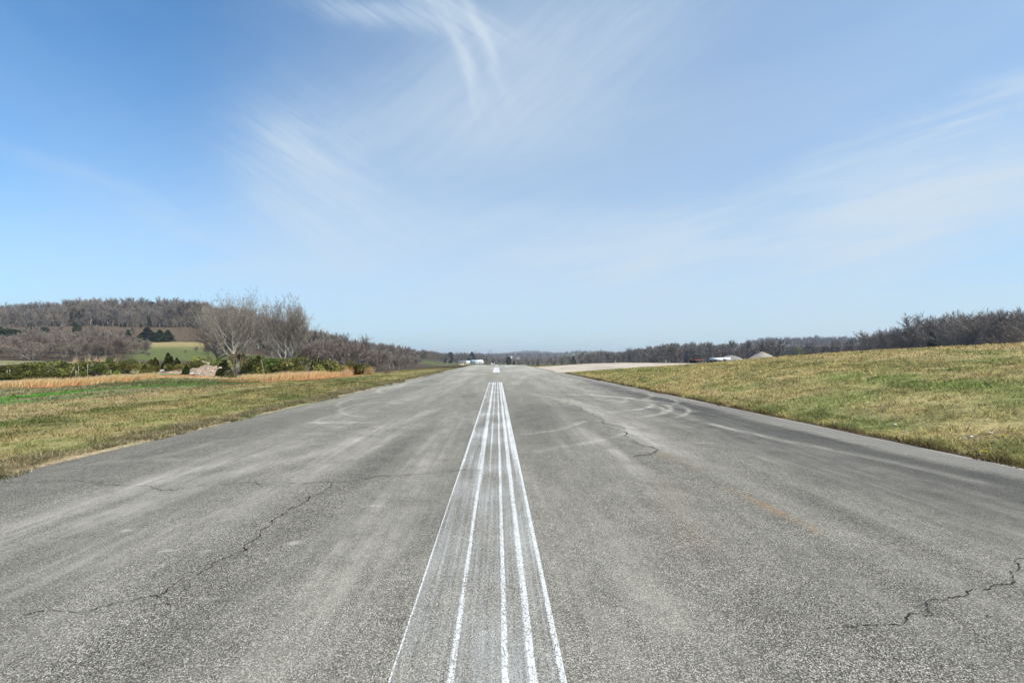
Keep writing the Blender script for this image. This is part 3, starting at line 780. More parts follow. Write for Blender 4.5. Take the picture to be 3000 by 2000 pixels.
# middle-sized kinds
def protos(args):
    out = []
    for a, kw in args:
        T, C = bare_tree(*a, **kw); norm_height(T, C, 10.0); out.append((T, C))
    return out
MID = protos([((41, 10, .22, 3), dict(spread=.6, depth=2, kids=(12, 9), twig=(14, .95, .05), trunk_frac=.15, light=PALE, dark=TWG, up=.4, stem_tilt=.45)),
              ((43, 10, .20, 1), dict(spread=.62, depth=2, kids=(20, 10), twig=(14, .95, .05), trunk_frac=.18, light=GREYB, dark=(.235, .19, .16), up=.5)),
              ((47, 10, .18, 2), dict(spread=.55, depth=2, kids=(13, 10), twig=(14, .95, .05), trunk_frac=.2, light=GREYB, dark=(.235, .19, .16), up=.5, stem_tilt=.25)),
              ((53, 10, .22, 4), dict(spread=.55, depth=2, kids=(9, 9), twig=(14, .95, .05), trunk_frac=.2, light=PALE, dark=TWG, up=.35, stem_tilt=.6))])
MIDM = [(T.mesh('trunk', M_BARK, True), C.mesh('crown', M_TWIG)) for T, C in MID]

def mid(px, Y, top, kind, label, group=None, wide=1.0, rz=None):
    x, y, z = place(px, Y); h = (zy(top, Y) - z) / 10.0
    T, C = MIDM[kind]
    return tree_thing('tree', T, C, (x, y, z), label, 'tree', group, random.uniform(0, 6) if rz is None else rz, (h * wide, h * wide, h))
mid(1012, 115, 985, 3, 'low spreading bare tree with many white limbs right of the two biggest trees', wide=1.35, rz=.3)
mid(285, 145, 958, 0, 'white-limbed bare tree rising behind the bramble bank', wide=1.25, rz=1.1)
mid(318, 150, 978, 3, 'smaller white-stemmed bare tree beside the white-limbed one behind the bank', wide=1.1)
mid(95, 120, 1000, 3, 'low crooked white-branched tree at the left end of the bramble bank', wide=1.9, rz=2)
mid(1165, 150, 1035, 0, 'small pale bare tree in front of the dark wood by the meadow fence', wide=1.2)
mid(1115, 140, 1022, 2, 'slim bare tree leaning over the low scrub', wide=1.3)
mid(900, 125, 998, 2, 'dusky bare tree just right of the several-stemmed tree', wide=1.5)
mid(945, 130, 1000, 1, 'brownish bare tree left of the low spreading white-limbed tree', wide=1.4)

# scrub wood on the lower left slope
g = 'bare trees on the lower left slope'
lab = 'purple-brown bare tree in the scrubby wood below the hillside clearing'
r = random.Random(21)
k = 0
for row, (Y, top) in enumerate(((128, 985), (150, 972), (175, 968), (205, 966))):
    for px in range(-110, 452, 34 if row < 2 else 30):
        p = px + r.uniform(-12, 12); yy = Y + r.uniform(-8, 8)
        if p > 380 and row == 2: continue
        t = top + r.uniform(-10, 16) + max(0, (p - 330) * .34) + (18 if p < 60 else 0)
        mid(p, yy, t, r.choice((1, 2, 2, 1, 0)), lab, g, 1.25); k += 1
# brush line behind the bushes, right of the big trees
lab2 = 'thin grey-brown bare tree in the brush between the bushes and the hill wood'
for px, Y, top in ((1060, 135, 1002), (1085, 150, 1005), (1040, 160, 995), (985, 165, 985), (950, 170, 978), (880, 160, 985), (850, 165, 975), (800, 155, 990), (720, 150, 985), (1140, 170, 1010), (1190, 175, 1022), (610, 150, 1000), (575, 160, 1008), (545, 150, 1018), (660, 145, 995), (1215, 190, 1025), (1095, 120, 1030)):
    mid(px, Y, top + (16 if px > 840 else 6), r.choice((1, 2)), lab2, 'bare trees in the brush line', 1.35)

# far kinds, one mesh each
def one(T, C):
    V, t, c = T.arrays(); V2, t2, c2 = C.arrays(); return np.vstack([V, V2]), np.vstack([t, t2 + len(V)]), np.vstack([c, c2])
FAR = []
for sd, cl, tw in ((61, GREYB, TWG), (67, (.36, .33, .29), TWP), (71, GREYB, (.175, .15, .125)), (73, (.40, .37, .33), (.155, .13, .12))):
    T, C = bare_tree(sd, 10, .13, 1, .46, 1, (21,), (30, 1.35, .10), .20, simple=True, limb=.8, wob0=.1, light=cl, dark=tw, up=.55); norm_height(T, C, 10)
    FAR.append(one(T, C))
def conifer(seed, n=1100, size=.5, cols=((.028, .042, .022), (.05, .065, .03)), cone=True, H=10, W=2.4):
    r = np.random.default_rng(seed)
    t = r.random(n) ** .8; lay = np.floor(t * 14) / 14 + .03 * r.random(n)
    a = r.random(n) * 2 * PI
    prof = (1 - lay) ** .75 * (.65 + .5 * vnoise(lay * 14, a * 1.2, seed)) if cone else np.sqrt(np.clip(1 - (2 * lay - 1) ** 2, 0, 1)) * (.6 + .6 * vnoise(lay * 6, a * 1.3, seed))
    rad = W * prof * (.30 + .70 * np.sqrt(r.random(n)))
    p = np.c_[np.cos(a) * rad, np.sin(a) * rad, H * (.06 + .94 * lay) - rad * .15]
    return leafcloud(p, size, r, cols)
def leafcloud(p, size, r, cols):
    n = len(p); u = r.normal(size=(n, 3)); u /= np.linalg.norm(u, axis=1, keepdims=True); w = np.cross(u, r.normal(size=(n, 3))); w /= np.linalg.norm(w, axis=1, keepdims=True)
    s = size * (.5 + r.random((n, 1)))
    V = np.stack([p - u * s * .7, p + w * s * .5, p + u * s * .8, p - w * s * .5], 1).reshape(-1, 3)
    q = np.arange(n) * 4; T = np.vstack([np.c_[q, q + 1, q + 2], np.c_[q, q + 2, q + 3]])
    c0, c1 = np.array(cols[0]), np.array(cols[1]); k = (.45 * r.random(n) + .75 * sstep(.3, .75, vnoise(p[:, 0] * 1.6 + p[:, 2], p[:, 1] * 1.6 + 2 * p[:, 2], 5)))[:, None] ** 1.2
    c = c0 * (1 - k) + c1 * k
    return V, T, np.repeat(c, 4, axis=0)
CON = [conifer(5), conifer(6, cone=False, W=3.2), conifer(8, 900, .55, W=2.8)]
SPR = [conifer(9, 700, .3, ((.10, .105, .035), (.18, .18, .06)), False, 10, 3.6)]    # trees in first leaf

ALL = [(a, 'tree') for a in FAR]
MF = [npmesh('tree', *a, M_TWIG) for a in FAR]
MC = [npmesh('tree', *a, M_LEAF) for a in CON]
MS = [npmesh('tree', *a, M_LEAF) for a in SPR]
b = MB(); b.tube([(0, 0, -.6), (0, 0, 3), (.1, 0, 6.5)], [.28, .2, .08], 6, GREYB); SMALL = b.mesh('trunk', M_BARK, True)
MC2 = [npmesh('crown', *a, M_LEAF) for a in CON]; MS2 = npmesh('crown', *SPR[0], M_LEAF)
trees = []    # (size, px, x, y, z, h, kind, zone)
rz_ = np.random.default_rng(77)
SKY = ([-200, 0, 60, 150, 250, 350, 450, 550, 640, 740, 832, 900, 950, 1000, 1100, 1200, 1300, 1380, 1420], [912, 903, 896, 890, 882, 874, 882, 882, 888, 906, 942, 964, 974, 984, 1000, 1014, 1022, 1030, 1036])
def fill(zone, n, px0, px1, Ya, Yb, h0, h1, cond=None, wide=(1.0, 1.5), mindist=5.0, con=.03, spring=0.0):
    got = []; cell = {}
    Yf = lambda t: (Ya(t), Yb(t)) if callable(Ya) else (Ya, Yb)
    tries = 0
    while len(got) < n and tries < n * 12:
        tries += 1
        px = rz_.uniform(px0, px1); a, b = Yf(px); Y = math.sqrt(rz_.uniform(a * a, b * b))
        x, y = at(px, Y)
        if cond and not cond(px, Y): continue
        key = (int(x // mindist), int(y // mindist))
        if key in cell: continue
        cell[key] = 1
        h = rz_.uniform(h0, h1) * (.62 + .75 * float(vnoise(np.array([x / 28.]), np.array([y / 28.]), 9)[0])); q = rz_.random()
        kind = 'c' if q < con else 's' if q < con + spring else 'b'
        got.append([px, x, y, ground_z(x, y), h, rz_.uniform(*wide), kind, zone])
    trees.extend(got)
NEARM = []
I = lambda xs, ys: (lambda t: float(np.interp(t, xs, ys)))
fill('hill', 1150, -260, 600, 352, 500, 11, 18, mindist=4.5, con=.05)
fill('hill', 150, -260, 600, 346, 358, 3.5, 7, mindist=3, con=.25, wide=(1.4, 2.2))
fill('hill', 130, -260, 400, 255, 300, 3, 7, mindist=3, con=.06, wide=(1.3, 2))
fill('hill', 700, 560, 1010, I([560, 700, 800, 1010], [352, 230, 190, 185]), I([560, 1010], [500, 450]), 9, 13, mindist=4.5, con=.05)
fill('ridge', 800, 1000, 1425, I([1000, 1200, 1260, 1420], [180, 230, 420, 560]), I([1000, 1420], [470, 980]), 7.5, 11, cond=lambda p, Y: not (1345 < p and Y < 655), mindist=5, con=.07, spring=.02)
fill('valley', 90, 1440, 1800, 300, 560, 4, 8, mindist=6, con=.05, spring=.12)
fill('valley', 420, 1700, 2140, I([1700, 2140], [380, 300]), I([1700, 2140], [560, 600]), 10, 14, mindist=6, con=.04, spring=.03)
fill('right', 330, 2100, 2640, 190, 420, 6, 11, mindist=6, con=.07, spring=.05)
fill('near', 88, 2560, 3200, I([2560, 2720, 2860, 3200], [180, 135, 112, 92]), I([2560, 2860, 3200], [230, 165, 135]), 8.5, 12.5, mindist=4.2, con=.05, wide=(1.1, 1.6))
fill('far', 900, 2060, 2760, 760, 1300, 11, 15, mindist=11, con=.03)
fill('far', 1500, 1380, 1900, 1200, 3100, 11, 16, mindist=18, cond=lambda p, Y: not (1620 < p < 1770 and 1380 < Y < 1690), con=.06)
fill('far', 260, 1440, 1860, 560, 1250, 5, 9, mindist=10, con=.05, spring=.08)
ZL = {'hill': ('bare grey-brown tree in the wood covering the left hillside', 'trees of the left hillside wood'),
      'ridge': ('bare tree in the long wood receding beside the far end of the runway', 'trees of the receding wood'),
      'valley': ('bare tree in the valley wood behind the gravel road', 'trees of the valley wood'),
      'right': ('bare tree in the low wood between the gravel heaps and the far ridge', 'trees of the low wood at right'),
      'near': ('dark bare tree in the tall wood behind the crest of the grassy bank', 'trees behind the grassy bank')}
order = sorted(range(len(trees)), key=lambda i: -(trees[i][4] / trees[i][2]) if trees[i][7] != 'far' else 9)
cnt = {}; rest = []
LIM = {'hill': 80, 'ridge': 40, 'valley': 40, 'right': 30, 'near': 60}
EVL = {'hill': ('dark evergreen standing among the bare trees of the left hillside wood', 'evergreens in the left hillside wood'), 'ridge': ('dark evergreen in the long wood receding beside the runway', 'evergreens in the receding wood'),
       'valley': ('dark evergreen in the valley wood behind the gravel road', 'evergreens in the valley wood'), 'right': ('dark evergreen in the low wood between gravel heaps and far ridge', 'evergreens in the low wood at right'), 'near': ('dark evergreen in the tall wood behind the grassy bank', 'evergreens behind the grassy bank')}
for i in order:
    px, x, y, z, h, w, kind, zone = trees[i]; s = h / 10
    cnt[zone] = cnt.get(zone, 0)
    if zone != 'far' and kind != 'b':
        me = MC[i % 3] if kind == 'c' else MS[0]; s2 = s * (.75 if kind == 'c' else .6)
        if kind == 'c': o = link('evergreen_tree', me, None, (x, y, z), i * 1.3, (s2 * 1.1, s2 * 1.1, s2))
        else: o = tree_thing('budding_tree', SMALL, MS2, (x, y, z), '', 'tree', None, i * 1.3, (s2 * 1.1, s2 * 1.1, s2))
        if kind == 'c': tag(o, EVL[zone][0], 'tree', EVL[zone][1])
        else: tag(o, 'yellow-green tree coming into leaf ' + {'ridge': 'in the receding wood', 'valley': 'in the valley wood', 'right': 'in the low wood at the far right'}.get(zone, 'in the wood'), 'tree', 'budding trees of the ' + zone + ' wood')
    elif zone == 'near':
        T_, C_ = MIDM[1 + i % 2]; tree_thing('tree', T_, C_, (x, y, z), ZL[zone][0], 'tree', ZL[zone][1], i * 1.3, (s * w * .95, s * w * .95, s))
    elif zone != 'far' and cnt[zone] < LIM[zone]:
        cnt[zone] += 1
        tag(link('tree', MF[i % 4], None, (x, y, z), i * 1.3, (s * w, s * w, s)), ZL[zone][0], 'tree', ZL[zone][1])
    else: rest.append(i)
def merge(idx, name, label, cat):
    Vs, Ts, Cs, n = [], [], [], 0
    for i in idx:
        px, x, y, z, h, w, kind, zone = trees[i]; s = h / 10
        V, T, C = (FAR[i % 4] if kind == 'b' else CON[i % 3] if kind == 'c' else SPR[0])
        if kind != 'b': s *= .75
        if y > 1000:     # few faces are enough far off
            sel = np.arange(len(T)) % 3 == 0 if kind == 'b' else np.ones(len(T), bool)
            T = T[sel]; w = w * 1.2
        a = i * 1.3; c_, s_ = math.cos(a), math.sin(a)
        P = np.c_[(V[:, 0] * c_ - V[:, 1] * s_) * s * w + x, (V[:, 0] * s_ + V[:, 1] * c_) * s * w + y, V[:, 2] * s + z]
        Vs.append(P); Ts.append(T + n); n += len(P); Cs.append(C * (.8 + .4 * ((i * 37 % 101) / 101)))
    tag(link(name, npmesh(name, np.vstack(Vs), np.vstack(Ts), np.vstack(Cs), M_TWIG)), label, cat, kind='stuff')
merge([i for i in rest if trees[i][7] != 'far'], 'woods', 'mass of bare woodland filling the hillsides behind the single trees', 'woods')
merge([i for i in rest if trees[i][7] == 'far'], 'far_woods', 'far-off woods covering the bluish ridges at the horizon', 'woods')

# single conifers that stand out
def ever(px, Y, top, kind, label, group=None, wide=1.0, base=None):
    x, y, z = place(px, Y); s = (zy(top, Y) - z) / 10
    return tree_thing('evergreen_tree', SMALL, MC2[kind], (x, y, z), label, 'tree', group, px * .37, (s * wide, s * wide, s))
ever(432, 243, 958, 2, 'tallest dark conifer of the clump above the green meadow', wide=2.3)
ever(416, 244, 975, 1, 'lower dark evergreen against the left side of the meadow clump', wide=1.5)
ever(450, 245, 972, 1, 'rounded dark evergreen filling the middle of the meadow clump', wide=1.5)
ever(468, 244, 965, 0, 'dark conifer in the middle of the clump above the meadow', wide=2.2)
ever(492, 246, 966, 2, 'dark conifer at the right end of the clump above the meadow', wide=2.2)
ever(376, 240, 965, 2, 'dusky conifer standing left of the clump above the meadow', wide=1.3)
ever(226, 262, 949, 1, 'round dark evergreen alone at the edge of the brown clearing', wide=1.0)
ever(132, 270, 958, 1, 'small flat dark evergreen in the brown clearing', wide=1.3)
ever(30, 205, 962, 1, 'broad dark evergreen at the left edge below the clearing', wide=1.6)
ever(60, 215, 965, 1, 'dark evergreen joining the broad one at the left edge below the clearing', wide=1.5)
ever(-10, 200, 955, 1, 'dark evergreen cut by the left picture edge', wide=1.5)
ever(1383, 680, 1030, 2, 'tall dark conifer above the white farm buildings', wide=2.0)
ever(1320, 520, 1030, 1, 'dark evergreen in front of the wood left of the farm', wide=.9)
ever(1490, 420, 1043, 1, 'dark round evergreen standing alone right of the centre stripe', wide=1.0)
ever(1680, 360, 1043, 2, 'thin dark blue-green conifer in the valley wood', wide=1.3)
def bud(px, Y, top, label, wide=1.0):
    x, y, z = place(px, Y); s = (zy(top, Y) - z) / 10
    tree_thing('budding_tree', SMALL, MS2, (x, y, z), label, 'tree', None, px * .37, (s * wide, s * wide, s))
bud(1430, 330, 1042, 'brownish-green rounded tree beyond the crest of the runway', .8)
bud(1214, 210, 1042, 'yellow-green tree at the edge of the dark wood', .9)
bud(1655, 340, 1040, 'olive-green tree in leaf in front of the valley wood', .9)
bud(1790, 330, 1060, 'low yellow-green bush under the valley wood', 1.6)
bud(1825, 330, 1060, 'small yellow-green bush right of the low one under the valley wood', 1.0)
bud(1935, 300, 1055, 'greenish shrub left of the white utility post', .9)
bud(1946, 298, 1054, 'greenish shrub touching the white utility post', .8)
bud(1572, 420, 1062, 'pale yellow-green shrub low in the valley', 1.2)
# the two-headed crown at right
mid(2600, 150, 962, 1, 'tall bare tree with a rounded head left of the dip in the bank wood', wide=1.0)
mid(2640, 152, 960, 1, 'taller bare round-headed tree standing over the bank wood', wide=1.0)

# ------------------------------------------------------------------ bushes
def cluster(seed, n, W, H, size, cols):
    r = np.random.default_rng(seed); Vs, Ts, Cs, q = [], [], [], 0
    for k, (dx, dy, hh, ww) in enumerate(((0, 0, 1, .8), (.32, .1, .72, .75), (-.34, -.12, .62, .8), (.08, -.3, .5, .8), (-.1, .25, .82, .6))):
        V, T, C = conifer(seed * 7 + k, n // 4, size, cols, True, H * hh, W / 2 * ww)
        V = V + np.array([dx * W * .55, dy * W * .55, 0]); V[:, :2] += (r.random((len(V) // 4, 1)).repeat(4, 0) - .5) * .14
        Vs.append(V); Ts.append(T + q); Cs.append(C); q += len(V)
    return np.vstack(Vs), np.vstack(Ts), np.vstack(Cs)
def bush_mesh(seed, n, W, H, size, cols, style):
    r = np.random.default_rng(seed)
    if style == 'cedar': V, T, C = cluster(seed, int(n * 1.6), W * 1.15, H, size, cols)
    else:
        m = 9 if style == 'bramble' else 6
        cx = r.normal(0, W * .22, m); cy = r.normal(0, W * .18, m); cz = H * (.2 + .5 * r.random(m)); rr = W * (.18 + .14 * r.random(m))
        k = r.integers(0, m, n); u = r.normal(size=(n, 3)); u /= np.linalg.norm(u, axis=1, keepdims=True); q = (.45 + .6 * np.sqrt(r.random((n, 1))))
        p = np.c_[cx[k], cy[k], cz[k]] + u * q * np.c_[rr[k], rr[k], np.minimum(rr[k], H * .42)]
        p[:, 2] = np.abs(p[:, 2]) * (H / max(1e-6, np.percentile(p[:, 2], 99)))
        V, T, C = leafcloud(p, size, r, cols)
    return npmesh('foliage', V, T, C, M_LEAF)
def stem_mesh(seed, W, H, n=7, col=(.20, .16, .12), rad=.02):
    r = random.Random(seed); b = MB()
    for k in range(n):
        a = r.uniform(0, 6.3); l = r.uniform(.5, 1.1) * H
        e = np.array([math.cos(a) * W * r.uniform(.05, .4), math.sin(a) * W * r.uniform(.05, .4), l])
        m = e * .5 + np.array([r.gauss(0, .05), r.gauss(0, .05), .05]) * H
        b.tube([np.array([r.gauss(0, .04), r.gauss(0, .04), -.1]), m, e], [rad, rad * .7, rad * .3], 3, col)
    return b.mesh('stem', M_BARK)
CED = ((.026, .036, .012), (.12, .13, .035)); OLV = ((.075, .078, .022), (.28, .26, .08)); BRM = ((.035, .04, .014), (.22, .22, .06)); YEL = ((.14, .14, .03), (.36, .33, .08)); BRN = ((.07, .045, .02), (.19, .12, .05)); GRN = ((.06, .08, .02), (.26, .30, .08)); TWI = ((.15, .12, .09), (.34, .29, .22))
BK = {'cedar': (bush_mesh(1, 1500, 1.5, 2, .10, CED, 'cedar'), stem_mesh(1, 1.2, 1.6)), 'olive': (bush_mesh(2, 1500, 2, 1.6, .10, OLV, 'shrub'), stem_mesh(2, 2, 1.7)),
      'bramble': (bush_mesh(3, 3400, 4.2, 1.9, .13, BRM, 'bramble'), stem_mesh(3, 3, 1.2)), 'yellow': (bush_mesh(4, 1300, 2, 1.7, .09, YEL, 'shrub'), stem_mesh(4, 2, 1.7)),
      'brown': (bush_mesh(5, 1200, 1.8, 1.8, .09, BRN, 'shrub'), stem_mesh(5, 1.8, 1.9)), 'green': (bush_mesh(6, 1600, 2.2, 1.7, .10, GRN, 'shrub'), stem_mesh(6, 2, 1.8, 9)),
      'cedar2': (bush_mesh(7, 1500, 1.7, 2, .11, OLV, 'cedar'), stem_mesh(7, 1.2, 1.6)), 'twiggy': (bush_mesh(8, 300, 1.4, 1.2, .07, TWI, 'shrub'), stem_mesh(8, 1.6, 2.0, 26, (.36, .32, .26), .018))}
BH = {'cedar': 2, 'olive': 1.6, 'bramble': 1.9, 'yellow': 1.7, 'brown': 1.8, 'green': 1.7, 'cedar2': 2, 'twiggy': 1.8}
def bush(kind, px, Y, top, label, wide=1.0, name='bush', group=None, rz=None, sink=0.0):
    x, y, z = place(px, Y); h = (zy(top, Y) - z) / BH[kind]
    e = bpy.data.objects.new(name, None); COL.objects.link(e); e.location = (x, y, z - sink); e.rotation_euler = (0, 0, px * .7 if rz is None else rz); e.scale = (h * wide, h * wide, h)
    link('foliage', BK[kind][0], e); link('stem', BK[kind][1], e)
    return tag(e, label, 'bush', group)
gb = 'bramble bushes on the left bank'
lb = 'dark green bramble bush in the tangled row on the left bank'
for px, Y, top, w in ((-60, 37.2, 1068, 1), (0, 37.0, 1070, 1.0), (48, 37.2, 1067, 1.0), (95, 37.0, 1066, 1.0), (140, 37.2, 1062, 1.0), (190, 37.0, 1057, 1.0), (238, 37.2, 1058, 1.1), (282, 37.4, 1060, 1.0), (-30, 35.6, 1082, 1), (25, 35.4, 1086, .9), (75, 35.4, 1079, .9), (122, 35.6, 1084, .9), (168, 35.5, 1080, .9), (212, 35.8, 1076, .9), (262, 35.9, 1082, .9), (55, 34.6, 1098, .8), (105, 34.6, 1100, .8), (150, 34.8, 1096, .8), (5, 34.4, 1102, .8), (196, 34.9, 1098, .8)):
    x, y, z = place(px, Y); h = max(.22, (zy(top, Y) - z) / 1.9)
    e = bpy.data.objects.new('bramble_bush', None); COL.objects.link(e); e.location = (x, y, z - .1); e.rotation_euler = (0, 0, px * .7); e.scale = (w * .8, w * .62, h * 1.06)
    link('foliage', BK['bramble'][0], e); link('stem', BK['bramble'][1], e); tag(e, lb, 'bush', gb)
bush('olive', 330, 36.5, 1062, 'olive bush with tan grass plumes behind it at the bank end', 1.2)
bush('olive', 372, 37.5, 1058, 'olive bush right of the tan grass plumes on the bank', 1.3)
bush('cedar2', 425, 38.5, 1066, 'rounded olive cedar between the bank and the rubble pile', 1.3)
bush('green', 400, 42, 1052, 'green bush standing behind the rounded olive cedar', 1.3)
bush('cedar', 455, 43, 1046, 'dark slim cedar left of the tallest cedar', 1.0)
bush('cedar', 492, 44, 1032, 'tallest dark cedar left of the rubble pile', 1.0)
bush('cedar', 518, 45, 1046, 'dark cedar leaning against the tallest cedar on its right', 1.0)
bush('olive', 500, 42, 1066, 'brown-green bush at the foot of the tallest cedar', 1.0)
bush('cedar', 545, 40.5, 1066, 'small dark cedar at the left end of the rubble pile', 1.1)
bush('brown', 566, 46, 1058, 'rusty bush behind the rubble pile', .9)
bush('yellow', 588, 46, 1045, 'bright yellow-green bush behind the rubble pile', 1.0)
bush('green', 636, 44, 1050, 'pointed green bush right of the dead stump', .8)
bush('cedar', 658, 41, 1053, 'dark cedar at the right end of the rubble pile', 1.4)
bush('cedar', 645, 39.2, 1078, 'low dark cedar in front of the rubble pile', 1.3)
bush('brown', 703, 48, 1036, 'red-brown bush below the trunk of the biggest tree', .9)
bush('twiggy', 692, 38.5, 1055, 'bare twiggy bush with upright whitish stems', 1.0)
bush('cedar2', 676, 38.2, 1084, 'low olive cedar in front of the whitish stems', 1.2)
bush('cedar', 732, 40, 1058, 'dark cedar right of the whitish stems', 1.1)
bush('cedar2', 757, 41, 1040, 'tall pointed olive cedar below the gap of the big trees', 1.3)
bush('cedar', 722, 38.6, 1078, 'low dark cedar at the edge of the tan grass', 1.2)
bush('olive', 790, 43, 1062, 'low olive bush right of the tall pointed cedar', 1.3)
bush('green', 822, 43, 1053, 'light green bush under the white stems', 1.3)
bush('olive', 848, 42, 1062, 'olive bush between two light green bushes', 1.1)
bush('green', 876, 44, 1053, 'yellow-topped green bush right of the white stems', 1.1)
bush('cedar2', 838, 38.6, 1088, 'small olive cedar standing in the tan grass', .9)
bush('olive', 912, 44, 1044, 'tall twiggy olive bush left of the last dark cedar', 1.3)
bush('cedar', 934, 45, 1046, 'dense dark cedar above the right end of the tan grass', 1.3)
bush('green', 966, 47, 1060, 'green bush left of the white fence post', 1.2)
bush('cedar', 1004, 50, 1072, 'little dark cedar in front of the red clay heap', 1.2)
bush('olive', 1046, 50, 1058, 'twiggy olive bush right of the red clay heap', 1.0)
bush('cedar', 1058, 51, 1066, 'dark cedar at the right end of the row of bushes', 1.4)
bush('brown', 458, 38.5, 1092, 'small reddish bush at the left foot of the rubble pile', .9)

rb = random.Random(31)
for k, px in enumerate(range(-20, 310, 27)):
    bush(rb.choice(('twiggy', 'olive', 'brown', 'olive', 'green')), px + rb.uniform(-9, 9), rb.uniform(34.6, 37.6), rb.uniform(1060, 1096), 'brownish olive shrub tangled into the bramble bank', rb.uniform(1.0, 1.6), group='shrubs tangled into the bramble bank')
for px in list(range(318, 470, 17)) + list(range(560, 700, 26)) + list(range(715, 1000, 15)):
    kd = rb.choice(('olive', 'olive', 'green', 'cedar2', 'twiggy')); p = px + rb.uniform(-7, 7)
    bush(kd, p, rb.uniform(42.5, 50), rb.uniform(1046, 1066), 'yellow-olive scrub bush in the unbroken brush behind the tan grass', rb.uniform(1.1, 1.5), group='scrub bushes behind the tan grass')
# tan plumes on the bank, stalks
def plume(px, Y, top, label, name='grass_tuft', group=None, n=55, W=.13, col=(226, 202, 158)):
    x, y, z = place(px, Y); h = zy(top, Y) - z
    r = np.random.default_rng(int(px)); bx = r.normal(0, W * .5, n); by = r.normal(0, W * .5, n); hh = h * (.6 + .42 * r.random(n))
    c = np.array(srgb(*col)) * (.7 + .6 * r.random((n, 1)))
    V, T, C = blades(bx, by, hh, np.full(n, .035), c, .3, r, np.zeros(n)); V = V.reshape(-1, 3, 3); V[:, 2, 0] += .28 * hh
    tag(link(name, npmesh(name, V.reshape(-1, 3), T, C, M_GRASS), None, (x, y, z)), label, 'grass', group)
for px, Y, top in ((218, 38.5, 1041), (254, 38.5, 1040), (277, 38.5, 1037), (298, 38.5, 1037), (334, 38.8, 1041)):
    plume(px, Y, top, 'feathery tan grass plume standing on top of the bramble bank', group='grass plumes on the bank')
plume(1078, 50, 1070, 'straw-coloured grass clump right of the last bush', n=260, W=.5, col=(200, 176, 128))
plume(1012, 47.5, 1076, 'tan grass clump before the red clay heap', n=260, W=.5)
M_STALK = mat_simple('dry_stalk_material', srgb(190, 182, 166), .9, .15, 4)
for pts, lab in (([(22, 1112), (21, 1095), (20.5, 1083)], 'grey-white dead stem, leftmost of the four before the brambles'), ([(28, 1112), (28.5, 1096), (29, 1082)], 'grey-white dead stem, tallest of the four before the brambles'), ([(37, 1122), (36, 1108), (36, 1094)], 'short grey dead stem among the four before the brambles'), ([(39, 1120), (41, 1104), (42, 1090)], 'grey-white dead stem, rightmost of the four before the brambles'),
                 ([(201, 1098), (210, 1088), (216, 1082), (217, 1072)], 'curved bare whitish stem over the brambles'), ([(222, 1106), (222.5, 1095), (222, 1084)], 'straight pale stem right of the curved one'), ([(228, 1088), (230, 1078), (230.5, 1072)], 'short pale stem high in the brambles'), ([(256, 1090), (257, 1078), (257, 1066)], 'pale thin stem at the right end of the brambles'),
                 ([(325, 1097), (325, 1090), (325, 1083)], 'pale stake in the tan grass right of the brambles'), ([(775, 1085), (769, 1070), (765, 1056)], 'leaning whitish stick beside the tall pointed cedar')):
    Y = 34.0 if pts[0][0] < 400 else 39.5
    b = MB(); P = []
    for a, c in pts:
        x, y = at(a, Y); P.append((x, y, zy(c, Y)))
    P[0] = (P[0][0], P[0][1], ground_z(P[0][0], P[0][1]) - .05)
    b.tube(P, [.017, .015, .012, .009][:len(P)], 5)
    tag(link('dead_stem', b.mesh('dead_stem', M_STALK, True)), lab, 'stem')

# ------------------------------------------------------------------ rubble pile, heaps, stump, stones
def rock_mesh(seed, d, mat):
    import bmesh
    r = random.Random(seed); bm = bmesh.new(); bmesh.ops.create_icosphere(bm, subdivisions=2, radius=.5)
    pl = [(Vector((r.gauss(0, 1), r.gauss(0, 1), r.gauss(0, .7))).normalized(), r.uniform(.28, .42)) for _ in range(9)]
    for v in bm.verts:
        for n, k in pl:
            q = v.co.dot(n)
            if q > k: v.co -= n * (q - k)
        v.co = Vector((v.co.x * d[0], v.co.y * d[1], v.co.z * d[2])) * (1 + r.gauss(0, .03))
    me = bpy.data.meshes.new('rock'); bm.to_mesh(me); bm.free(); me.materials.append(mat); return me
M_ROCK = mat_simple('limestone_material', srgb(176, 168, 158), .9, .22, 5)
M_PINK = mat_simple('pinkish_rubble_material', srgb(150, 130, 112), .95, .45, 5)
def heap(name, px, Y, top, W, D, mat, label, cat, seed, lump=.25, zb=None, sharp=1.5, kind=None):
    x0, y0, z0 = place(px, Y); H = zy(top, Y) - z0 if zb is None else zy(top, Y) - zb
    z0 = z0 if zb is None else zb
    n = 46; u = np.linspace(-1, 1, n); X, Yg = np.meshgrid(u, u); x = X.ravel(); y = Yg.ravel(); rr = np.hypot(x, y) * (1 + .25 * (fbm(x * 1.5 + seed, y * 1.5, seed, 2) - .5))
    h = np.clip(1 - rr ** sharp, 0, 1) ** .9; h = h * (1 + lump * (fbm(x * 4, y * 4, seed + 1, 4) - .5) * 2)
    z = h * H - .15 * (rr > .97)
    i, j = np.meshgrid(np.arange(n - 1), np.arange(n - 1)); a = (j * n + i).ravel()
    return tag(link(name, npmesh(name, np.c_[x * W / 2, y * D / 2, z], np.c_[a, a + 1, a + 1 + n, a + n], None, mat, True), None, (x0, y0, z0)), label, cat, kind=kind)
from mathutils.bvhtree import BVHTree
def ray(o, px, py):
    me = o.data; t = BVHTree.FromPolygons([v.co + o.location for v in me.vertices], [p.vertices[:] for p in me.polygons])
    h = t.ray_cast(Vector((0, 0, EYE)), Vector(((px - PX0) / F, 1, (PY0 - py) / F)).normalized())
    return None if h[0] is None else tuple(h[0])
PILES = []
PILES += [heap('rubble_pile', 612, 42, 1074, 5.2, 3.2, M_PINK, 'pinkish rubble pile of earth and broken stone among the cedars', 'rubble pile', 3, .5, sharp=1.7)]
